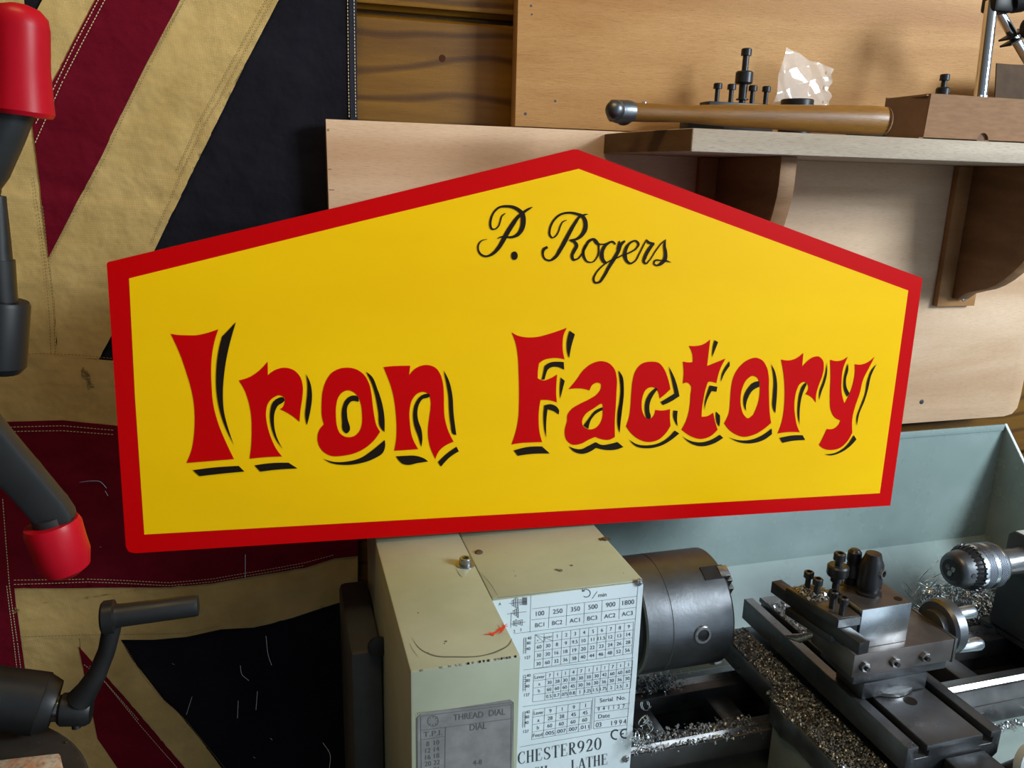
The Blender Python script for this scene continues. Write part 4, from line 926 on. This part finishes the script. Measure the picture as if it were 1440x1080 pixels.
# ---- compound slide
ZP = -.4105; PY0 = .5165; PX0 = on(*(860 + 845 / 2.483, 740 + 480 / 2.483), 1, PY0).x; PX1 = on(*(860 + 1198 / 2.483, 740 + 400 / 2.483), 1, PY0).x
b = NB(); rev(b, ((cx0 + cx1) / 2 - .004, .553, ZC), (0, 0, 1), [(0, .027), (.012, .027), (.014, .026)], 56); sv = obj('swivel_base', b, M['cast'], lt)
b = NB(); prism(b, [(.5015, .523, ZC + .0003), (cx1 - .022, .523, ZC + .0003), (cx1 - .022, .56, ZC + .0003), (.5015, .56, ZC + .0003)], (0, 0, .017), .001); obj('swivel_plate', b, M['cast'], lt)
q = on(*(860 + 990 / 2.483, 740 + 545 / 2.483), 2, ZC + .004); b = NB(); rev(b, ((cx0 + cx1) / 2 - .004, .5535, ZC + .0002), (0, 0, 1), [(0, .0352), (.0035, .0352)], 56); obj('degree_ring', b, M['steel'], lt)
b = NB()
prism(b, [(PX0, PY0, -.4335), (PX0, PY0, ZP), (PX0, .575, ZP), (PX0, .585, -.425), (PX0, .575, -.4335)], (PX1 - PX0, 0, 0), .0008)
cp = obj('compound_slide', b, M['rusty'], lt)
b = NB(); box(b, PX0 + .010, PX1 + .004, PY0 + .008, .572, -.4478, -.4337, .001); obj('compound_base', b, M['cast'], lt)
for (x, y) in ((880, 488), (985, 472), (1090, 453)):
    q = on(860 + x / 2.483, 740 + y / 2.483, 1, PY0); b = NB(); rev(b, q + Vector((0, .001, 0)), (0, -1, 0), [(0, .0050), (.0042, .0050), (.0048, .0044)], 6); obj('gib_nut', b, M['steel'], cp)
    b = NB(); rev(b, q + Vector((0, -.004, 0)), (0, -1, 0), [(0, .0024), (.0025, .0022), (.0025, .001)], 14); obj('gib_screw', b, M['black_ox'], cp)
obj('end_plate', box(NB(), PX1 + .0002, PX1 + .0035, PY0 - .0005, .573, -.4355, ZP + .0003, .0005), M['cast_top'], lt)
# handwheel of the compound slide
wy, wz = .5475, -.417; wx = PX1 + .012
b = NB(); rev(b, (PX1 + .003, wy, wz), (1, 0, 0), [(0, .016), (.006, .017), (.006, .024), (.009, .0265), (.0185, .0265), (.0185, .021), (.012, .018), (.012, .010), (.018, .009), (.018, .0001)], 48)
hw = obj('handwheel', b, M['chuck'], lt)
for (px, py, s) in ((1225, 303, 1), (1262, 436, 1)):
    q = on(860 + px / 2.483, 740 + py / 2.483, 0, wx + .022); q.y = min(max(q.y, wy - .03), wy + .03)
    dz = Vector((0, q.y - wy, q.z - wz));
    if dz.length > .0225: dz *= .0225 / dz.length
    h0 = Vector((PX1 + .020, wy, wz)) + dz
    b = NB(); rev(b, h0, (1, 0, 0), [(0, .0045), (.002, .0055), (.024, .0066), (.027, .0055), (.027, .0001)], 24); obj('crank_knob', b, M['steel_bright'], hw)
# ---- tool post
ZQ = -.3705; bx0 = on(*(860 + 877 / 2.483, 740 + 292 / 2.483), 1, .5245).x; bx1 = on(*(860 + 1050 / 2.483, 740 + 268 / 2.483), 1, .5245).x; by0, by1 = .5245, .5665
tp = obj('tool_post', box(NB(), bx0, bx1, by0, by1, ZP + .0003, ZQ, .0006), M['steel_bright'], lt, 'bright square tool post block')
obj('block_top', box(NB(), bx0 + .0005, bx1 - .0005, by0 + .0005, by1 - .0005, ZQ + .0001, ZQ + .0005), M['rusty'], tp, 'brown stained top')
q = on(*(860 + 1000 / 2.483, 740 + 255 / 2.483), 2, ZQ); b = NB(); rev(b, (q.x, q.y, ZQ + .0004), (0, 0, 1), [(0, .0038), (.0004, .0038)], 18); obj('bolt_hole', b, M['black_paint'], tp)
q = on(*(860 + 895 / 2.483, 740 + 232 / 2.483), 2, ZQ); b = NB()
rev(b, (q.x, q.y, ZQ + .0005), (0, 0, 1), [(0, .0120), (.002, .0120), (.003, .0095), (.007, .0095), (.0072, .0108), (.009, .0108), (.030, .0104), (.034, .0085), (.040, .0068), (.0402, .0001)], 36)
lk = obj('locking_nut', b, M['black_ox'], tp, 'tall dark conical locking nut')
b = NB(); rev(b, (q.x + .0035, q.y - .0085, ZQ + .024), (.3, -1, .1), [(0, .0046), (.0032, .0044), (.0032, .003), (-.001, .0028)], 20); obj('lever_socket', b, M['steel'], lk)
# ---- tool holder on the post (slides off: a thing of its own)
th_ = thing('tool_holder', 'black tool holder clamping a long square bar beside the silver tool post', 'tool holder', (bx0 - .012, .53, -.42))
hxa, hxb = .4595, min(bx0 - .0008, .4855)
b = NB(); prism(b, [(.4610, .522, -.3745), (hxb, .522, -.3745), (hxb, .583, -.3745), (.4495, .583, -.3745)], (0, 0, -.0085), .0008)
prism(b, [(.4690, .524, -.3828), (hxb, .524, -.3828), (hxb, .583, -.3828), (.469, .583, -.3828)], (0, 0, -.0185), .0008)
prism(b, [(.4630, .530, -.3955), (hxb, .530, -.3955), (hxb, .583, -.3955), (.452, .583, -.3955)], (0, 0, -.008), .0008)
obj('holder_body', b, M['black_ox'], th_)
obj('holder_end', box(NB(), .4618, hxb - .0004, .5213, .5219, -.3826, -.3750), M['steel_bright'], th_, 'bright machined front end')
b = NB(); prism(b, [(.4620, .523, -.3745), (hxb - .0006, .523, -.3745), (hxb - .0006, .582, -.3745), (.4508, .582, -.3745)], (0, 0, .0004)); obj('holder_top', b, M['rusty'], th_)
b = NB(); box(b, .4632, .4748, .4975, .612, -.3952, -.3832, .0004, rot=Matrix.Rotation(.10, 3, 'Z'), about=Vector((.469, .52, -.39))); obj('square_bar', b, M['black_ox'], th_, 'long square black bar')
for (px, py) in ((683, 215), (714, 240), (768, 285), (803, 308)):
    q = on(860 + px / 2.483, 740 + py / 2.483, 2, -.374)
    b = NB(); socket_screw(b, (q.x, q.y, -.3742), .0175, .0026, .0047, .006); obj('clamp_screw', b, M['black_ox'], th_)
q = on(*(860 + 778 / 2.483, 740 + 238 / 2.483), 2, -.374); b = NB()
socket_screw(b, (q.x, q.y, -.3742), .043, .0032, .0055, .007); hh_ = obj('height_stud', b, M['black_ox'], th_)
b = NB(); rev(b, (q.x, q.y, -.3600), (0, 0, 1), [(0, .0055), (.006, .0055), (.006, .0090), (.0075, .0098), (.015, .0098), (.0165, .0085), (.0165, .004)], 24); obj('adjusting_nut', b, M['black_ox'], hh_)
q = on(*(860 + 832 / 2.483, 740 + 215 / 2.483), 2, -.374); b = NB()
rev(b, (q.x, q.y, -.3742), (0, 0, 1), [(0, .0095), (.003, .0095), (.005, .006), (.012, .006), (.014, .0085), (.020, .0085), (.024, .006), (.028, .0058), (.030, .0068), (.038, .0062), (.0405, .004), (.041, .0001)], 28)
obj('stud_bolt', b, M['black_ox'], th_)
# cutting tool and dark end of carriage gib under the bar
b = NB(); p_ = on(*(860 + 610 / 2.483, 740 + 384 / 2.483), 1, .60); p2 = on(*(860 + 708 / 2.483, 740 + 380 / 2.483), 1, .575)
tube(b, [p_, (p_ + p2) / 2 + Vector((0, 0, -.003)), p2 + Vector((0, 0, .001))], [.002, .0045, .003], 12); obj('cutting_tool', b, M['steel'], th_)

# ---- tailstock
ts_ = NB(); TX = .853
prism(ts_, [(TX, .632, -.455), (TX, .70, -.444), (TX, .702, BZ + .006), (TX, .597, BZ + .006), (TX, .605, -.50)], (.16, 0, 0), .003)
prism(ts_, [(TX - .010, .632, -.457), (TX - .010, .69, -.457), (TX - .010, .69, -.410), (TX - .010, .684, -.404), (TX - .010, .638, -.404), (TX - .010, .632, -.410)], (.16, 0, 0), .002)
tsk = obj('tailstock', ts_, M['dark_cast'], lt)
obj('tailstock_plate', box(NB(), TX - .008, TX + .10, .640, .682, -.4040, -.4028, .0004), M['plate'], tsk)
obj('quill', rev(NB(), (.795, CY_, CZ_), (1, 0, 0), [(0, .0145), (.001, .0155), (.05, .0155)], 32), M['steel'], lt)
b = NB(); prism(b, [(TX - .003, .596, BZ + .0055), (TX - .003, .712, BZ + .0055), (TX - .003, .712, BZ + .0008), (TX - .003, .596, BZ + .0008)], (.17, 0, 0)); obj('tailstock_foot', b, M['cast'], lt)
# ---- drill chuck held in the tailstock
dcx = .731
dc = thing('drill_chuck', 'keyed drill chuck with toothed ring and knurled sleeve at the right edge', 'drill chuck', (dcx + .03, CY_, CZ_))
b = NB(); rev(b, (dcx, CY_, CZ_), (1, 0, 0), [(0, .0001), (0, .0155), (.002, .0185), (.006, .0205), (.0165, .0225), (.0165, .020)], 48, closed=False); obj('nose', b, M['chuck'], dc)
b = NB(); rev(b, (dcx - .0002, CY_, CZ_), (-1, 0, 0), [(0, .0125), (.0001, .0125)], 36); nf = obj('nose_recess', b, M['black_ox'], dc)
for kk in range(3):
    t = kk * 2 * PI / 3 + .5; b = NB(); v_ = Vector((0, math.cos(t), math.sin(t)))
    cyl(b, Vector((dcx - .0012, CY_, CZ_)) + v_ * .0042, Vector((dcx + .005, CY_, CZ_)) + v_ * .0055, .0032, seg=12); obj('jaw', b, M['steel'], dc)
b = NB(); nT = 30; x0, x1 = dcx + .0145, dcx + .0245; ra, rb = .0225, .0272
rev(b, (x0, CY_, CZ_), (1, 0, 0), [(0, .0215), (.004, .0238), (.010, .0245)], 60)
for i in range(nT):
    t0 = 2 * PI * i / nT; hw_ = PI / nT * .52
    def pt(x, r_, t): return Vector((x, CY_ + r_ * math.cos(t), CZ_ + r_ * math.sin(t)))
    v8 = [pt(x0 + .0005, .0215, t0 - hw_), pt(x0 + .0005, .0215, t0 + hw_), pt(x1, .024, t0 + hw_), pt(x1, .024, t0 - hw_), pt(x0 + .0005, .0232, t0 - hw_ * .7), pt(x0 + .0005, .0232, t0 + hw_ * .7), pt(x1, rb + .0008, t0 + hw_ * .7), pt(x1, rb + .0008, t0 - hw_ * .7)]
    V = [b.verts.new(v) for v in v8]
    for q in ((0, 1, 2, 3), (4, 5, 6, 7), (0, 1, 5, 4), (1, 2, 6, 5), (2, 3, 7, 6), (3, 0, 4, 7)): b.faces.new([V[i_] for i_ in q])
obj('gear_ring', b, M['black_ox'], dc, 'dark toothed key ring')
b = NB(); rev(b, (x1, CY_, CZ_), (1, 0, 0), [(0, .0235), (0, .0262), (.003, .0268), (.0055, .0268), (.006, .0262), (.0062, .0262)], 56, closed=False)
rev(b, (x1 + .0155, CY_, CZ_), (1, 0, 0), [(0, .0262), (.0005, .0268), (.0055, .0268), (.006, .0262)], 56, closed=False)
rev(b, (x1 + .031, CY_, CZ_), (1, 0, 0), [(0, .0262), (.0005, .0266), (.004, .0262), (.0075, .024), (.0075, .012)], 56, closed=False); obj('sleeve', b, M['steel_bright'], dc)
b = NB(); rev(b, (x1 + .0060, CY_, CZ_), (1, 0, 0), [(0, .0262), (.0003, .0268), (.0092, .0268), (.0095, .0262)], 56, closed=False)
rev(b, (x1 + .0215, CY_, CZ_), (1, 0, 0), [(0, .0262), (.0003, .0268), (.0092, .0268), (.0095, .0262)], 56, closed=False); obj('knurled_band', b, M['knurl'], dc)
q = on(1260 + 515 / 4.5, 720 + 402 / 4.5, 1, CY_ - .021); b = NB(); dv = Vector((0, q.y - CY_, q.z - CZ_)).normalized()
rev(b, Vector((dcx + .0115, CY_, CZ_)) + dv * .0213, dv, [(0, .003), (.0006, .003)], 18); obj('key_hole', b, M['ink'], dc)

# round knob in the lower right corner and lead screw
obj('lead_screw', cyl(NB(), (HX1 + .02, .580, -.588), (.50, .580, -.588), .0065, seg=20), M['steel'], lt)
q = on(1462, 1084, 1, .43); b = NB(); rev(b, q + Vector((0, .012, 0)), (0, -1, .25), [(0, .008), (.004, .021), (.012, .0215), (.014, .018), (.012, .008), (.018, .007), (.018, .0001)], 36); obj('apron_handwheel', b, M['plate'], lt)
obj('apron_shaft', cyl(NB(), q + Vector((-.0, .012, 0)), (.61, .50, -.57), .006), M['steel'], lt)

# ------------------------------------------------------------ swarf
def flakes(name, n, region, zf, size, m, label, curl=.3):
    vs, fs = [], []
    for i in range(n):
        x, y = region(); z = zf(x, y); s = size * random.uniform(.4, 1.6); t = random.uniform(0, 2 * PI); e = random.uniform(-.6, .9)
        a = Vector((math.cos(t), math.sin(t), e * .7)) * s; c = Vector((-math.sin(t), math.cos(t), random.uniform(-.6, .6))) * s * random.uniform(.2, .6)
        o_ = Vector((x, y, z + s * .3)); k = len(vs)
        up_ = Vector((0, 0, s * random.uniform(.2, .9)))
        vs += [tuple(o_ - a - c), tuple(o_ - a + c), tuple(o_ + c + up_), tuple(o_ - c + up_), tuple(o_ + a + c), tuple(o_ + a - c)]
        fs += [(k, k + 1, k + 2, k + 3), (k + 3, k + 2, k + 4, k + 5)]
    me = bpy.data.meshes.new(name); me.from_pydata(vs, [], fs); me.materials.append(m)
    o = bpy.data.objects.new(name, me); C.objects.link(o); o['kind'] = 'stuff'; tag(o, label, 'swarf'); return o
def inwing():
    while True:
        y = random.uniform(.37, .71); xl_ = .4555 if y < .55 else (.452 if y < .60 else .467)
        x = random.uniform(xl_ + .001, cx0 + .004)
        if x > xl_ + abs(random.gauss(0, .003)): return x, y
flakes('swarf', 9000, inwing, lambda x, y: SZ + random.uniform(-.0003, .0016), .0011, M['swarf_dark'], 'heap of fine dark metal chips covering the saddle beside the slotted cross slide')
flakes('swarf', 1300, lambda: (random.uniform(HX1 + .005, .452), random.choice((.602, .613)) + random.gauss(0, .0045)), lambda x, y: BZ + .0004 + random.uniform(0, .001), .0013, M['swarf_dark'], 'loose metal chips scattered along the front rail of the lathe bed')
flakes('swarf', 500, lambda: (random.gauss(.375, .014), random.gauss(.688, .007)), lambda x, y: BZ + .003 + random.uniform(0, .006), .0018, M['swarf_dark'], 'small dark clump of chips on the rear bed rail under the chuck')
flakes('swarf', 260, lambda: (random.uniform(cx0 + .022, cx0 + .042), random.uniform(.60, .70)), lambda x, y: ZC - .0003, .0014, M['swarf_dark'], 'sparse chips on the back end of the cross slide behind the tool holder')
flakes('swarf', 260, lambda: (random.uniform(.456, hxb - .001), random.uniform(.552, .581)), lambda x, y: -.3741 + random.uniform(0, .001), .0013, M['swarf_dark'], 'brown chips lying on top of the black tool holder')
flakes('swarf', 1500, lambda: (random.uniform(.62, 1.1), .597 - abs(random.gauss(0, .005))), lambda x, y: -.5995 + random.uniform(0, .002), .0013, M['swarf'], 'line of pale chips along the foot of the bed at the right')
def curls(name, n, cen, spread, rad, m, label, wire=.0005):
    b = NB()
    for i in range(n):
        c = Vector(cen) + Vector([random.gauss(0, s) for s in spread]); c.z = max(c.z, cen[2] - spread[2] * .9)
        R_ = rad * random.uniform(.35, 1.3); ax_ = Vector([random.gauss(0, 1) for _ in range(3)]).normalized(); a_, u_, v_ = frame(ax_)
        turns = random.uniform(.5, 2.2); ns = int(8 * turns) + 3; pitch = R_ * random.uniform(.2, .9); ph = random.uniform(0, 6.3)
        prev = None
        for j in range(ns):
            t = turns * 2 * PI * j / (ns - 1) + ph
            p = c + (u_ * math.cos(t) + v_ * math.sin(t)) * R_ + a_ * pitch * t / 6.28
            cur = (b.verts.new(p - a_ * wire), b.verts.new(p + a_ * wire))
            if prev: b.faces.new((prev[0], prev[1], cur[1], cur[0]))
            prev = cur
    return tag(obj(name, b, m, kind='stuff', angle=3), label, 'swarf')
q = on(1350, 845, 1, .80)
curls('swarf', 620, (.885, .768, -.565), (.026, .016, .017), .009, M['swarf'], 'tangled nest of bright curled swarf in the tray below the drill chuck', .0007)
curls('swarf', 26, (.835, .785, -.555), (.018, .010, .014), .015, M['swarf'], 'a few large loose coils of swarf left of the bright nest', .0004)
flakes('swarf', 1600, lambda: (random.gauss(.895, .022), random.gauss(.762, .014)), lambda x, y: -.585 + .03 * math.exp(-((x - .895) / .03) ** 2) + random.uniform(-.01, .012), .0022, M['swarf'], 'short bright chips mixed through the nest of curled swarf')
q = on(898, 1035, 1, .575)
curls('swarf', 16, tuple(q + Vector((.004, 0, 0))), (.004, .003, .014), .0055, M['swarf'], 'bright curly shavings hanging beside the data plate', .0005)
# bedding that carries the nest
b = NB(); rev(b, (.885, .750, -.5995), (0, 0, 1), [(0, .060), (.008, .050), (.018, .033), (.024, .015), (.026, .0001)], 24)
for v in b.verts: v.co.y = .750 + (v.co.y - .750) * .4
tag(obj('swarf', b, M['swarf_dark'], kind='stuff'), 'dull packed base of the swarf nest behind the bed', 'swarf')

# ------------------------------------------------------------ drill press at the left edge
dr = thing('drill_press', 'black machine at the left edge with red-gripped feed handles and a table crank', 'drill press', (-.43, .60, -H))
hub = Vector((-.235, .47, -.075))
def arm(pts, rads): return tube(NB(), pts, rads, 20)
k0, k1 = on(27, 6, 1, .45), on(31, 163, 1, .45)
b = NB(); L = (k1 - k0).length; rev(b, k0, k1 - k0, [(0, .004), (.0015, .0085), (.005, .0118), (.010, .0126), (L * .55, .0124), (L - .006, .0136), (L - .002, .0140), (L, .0128), (L, .0085)], 36); obj('grip', b, M['red_plastic'], dr, 'red plastic grip')
ka = on(22, 150, 1, .45); kb = on(-18, 232, 1, .455); kc = on(-70, 300, 1, .46)
obj('feed_handle', arm([ka + (k0 - k1) * .1, ka, ka * .55 + kb * .45, kb, kc, hub], [.0085, .0088, .0098, .0105, .0115, .013]), M['arm'], dr)
j0, j1 = on(72, 735, 1, .45), on(97, 808, 1, .45); L = (j1 - j0).length
b = NB(); rev(b, j0, j1 - j0, [(0, .0105), (0, .0135), (.003, .0145), (.012, .0142), (L - .012, .0142), (L - .004, .0120), (L, .006), (L, .0001)], 36); obj('grip', b, M['red_plastic'], dr, 'red plastic grip')
# flat tapered arm
b = NB(); edge = [(-60, 520), (0, 603), (48, 660), (88, 708), (100, 725), (102, 738), (92, 752), (70, 757), (52, 748), (30, 722), (0, 690), (-60, 640)]
prism(b, [on(x, y, 1, .443) for x, y in edge], (0, .014, 0), .003); obj('feed_handle', b, M['arm'], dr)
b = NB(); rev(b, j0 + (j0 - j1) * .12, (j1 - j0), [(0, .009), (.02, .009)], 24); obj('handle_tip', b, M['arm'], dr)
b = NB(); rev(b, hub + Vector((0, .02, 0)), (0, -1, 0), [(0, .030), (.04, .030), (.045, .026)], 40); obj('hub', b, M['black_iron'], dr)
kk = on(-40, 560, 1, .45); obj('feed_handle', arm([hub, (hub + kk) / 2, kk + Vector((-.005, 0, -.02))], [.013, .012, .012]), M['arm'], dr)
q0, q1 = on(2, 422, 1, .47), on(-2, 523, 1, .47); L = (q1 - q0).length
b = NB(); rev(b, q0, q1 - q0, [(0, .0125), (.002, .0135), (L * .9, .0130), (L, .010)], 32); obj('depth_stop', b, M['black_plastic'], dr)
q2 = on(-2, 365, 1, .47); b = NB(); rev(b, q2, q0 - q2, [(0, .0075), (.024, .0075)], 24)
qa = on(-4, 275, 1, .47); rev(b, qa, q2 - qa, [(0, .004), ((q2 - qa).length, .0065)], 20); obj('depth_rod', b, M['black_iron'], dr)
obj('rod_bracket', tube(NB(), [qa, qa + Vector((-.03, 0, .01)), hub + Vector((0, 0, .04))], .006, 12), M['black_iron'], dr)
b = NB(); box(b, -.50, -.36, .44, .76, -.14, .20, .02, 4); cyl(b, (-.37, .49, hub.z), (hub.x, .49, hub.z), .018); obj('head', b, M['black_iron'], dr)
b = NB(); cyl(b, (-.43, .66, -H + .02), (-.43, .66, .15), .036, seg=40); obj('column', b, M['steel'], dr)
b = NB(); box(b, -.57, -.28, .42, .76, -H, -H + .03, .01); obj('base', b, M['black_iron'], dr)
# table bracket with crank
c0, c1 = on(-30, 978, 1, .56), on(78, 992, 1, .56)
b = NB(); rev(b, c0, c1 - c0, [(0, .021), (.04, .0215), ((c1 - c0).length - .008, .0205), ((c1 - c0).length, .017), ((c1 - c0).length + .0005, .0)], 36)
box(b, -.47, -.25, .545, .70, c0.z - .04, c0.z + .010, .01, 3); obj('table_bracket', b, M['black_iron'], dr)
w0, w1 = on(74, 996, 1, .555), on(84, 996, 1, .555); obj('crank_shaft', cyl(NB(), w0, w1, .009, seg=20), M['steel'], dr)
h0, h1 = on(83, 998, 1, .55), on(129, 996, 1, .55)
b = NB(); rev(b, h0, h1 - h0, [(0, .0095), (.002, .0112), ((h1 - h0).length - .003, .0118), ((h1 - h0).length, .010)], 30)
cr = obj('crank_hub', b, M['black_iron'], dr)
p = [on(x, y, 1, .548) for x, y in ((112, 985), (124, 968), (138, 945), (150, 915), (156, 888), (157, 862))]
obj('crank_arm', tube(NB(), p, [.0095, .0075, .0062, .0058, .0062, .0075], 16), M['black_iron'], dr)
g0, g1 = on(150, 868, 1, .548), on(285, 850, 1, .548)
b = NB(); dd = (g1 - g0).normalized(); rev(b, g0 - dd * .003, dd, [(0, .0100), (.0015, .0115), (.008, .0115), (.009, .0085), (.012, .0080), ((g1 - g0).length - .002, .0078), ((g1 - g0).length, .0072), ((g1 - g0).length + .0005, .004)], 28)
obj('crank_handle', b, M['black_iron'], dr)
b = NB(); rev(b, on(107, 1016, 1, .545), (0, -.2, -1), [(0, .003), (.004, .003)], 12); obj('set_screw', b, M['black_ox'], dr)
# round table
tz = -.395; e = on(12, 1006, 2, tz); e2 = on(124, 1075, 2, tz)
# circle through the two rim points with radius .13
Rt = .125; mid = (e + e2) / 2; hv = e2 - e; hl = hv.length / 2; nv = Vector((-hv.y, hv.x, 0)).normalized(); hh2 = math.sqrt(max(0, Rt * Rt - hl * hl))
ca, cb_ = mid + nv * hh2, mid - nv * hh2; ctr = ca if ca.y < cb_.y else cb_
b = NB(); rev(b, (ctr.x, ctr.y, tz - .02), (0, 0, 1), [(0, Rt - .004), (.003, Rt), (.018, Rt), (.02, Rt - .002)], 72); tb = obj('round_table', b, M['pan'], dr)
obj('table_arm', box(NB(), -.45, -.30, ctr.y - .03, .66, tz - .06, tz - .0205, .008), M['black_iron'], dr)
b = NB()
for i in range(40):
    t = random.uniform(0, 6.28); r_ = Rt * math.sqrt(random.random()) * .97; s = random.uniform(.0005, .0016)
    box(b, ctr.x + r_ * math.cos(t), ctr.x + r_ * math.cos(t) + s, ctr.y + r_ * math.sin(t), ctr.y + r_ * math.sin(t) + s, tz, tz + s * .6)
obj('specks', b, M['swarf'], tb, kind='stuff')
b0, b1, b2 = on(-40, 1072, 2, tz + .016), on(84, 1058, 2, tz + .016), on(90, 1084, 2, tz + .016)
b = NB(); prism(b, [b0, b1, b2, on(-40, 1100, 2, tz + .016)], (0, 0, -.0155), .0015)
tag(obj('wood_offcut', b, M['smear']), 'paint-smeared pale wood offcut on the round iron table at the bottom left', 'wood')
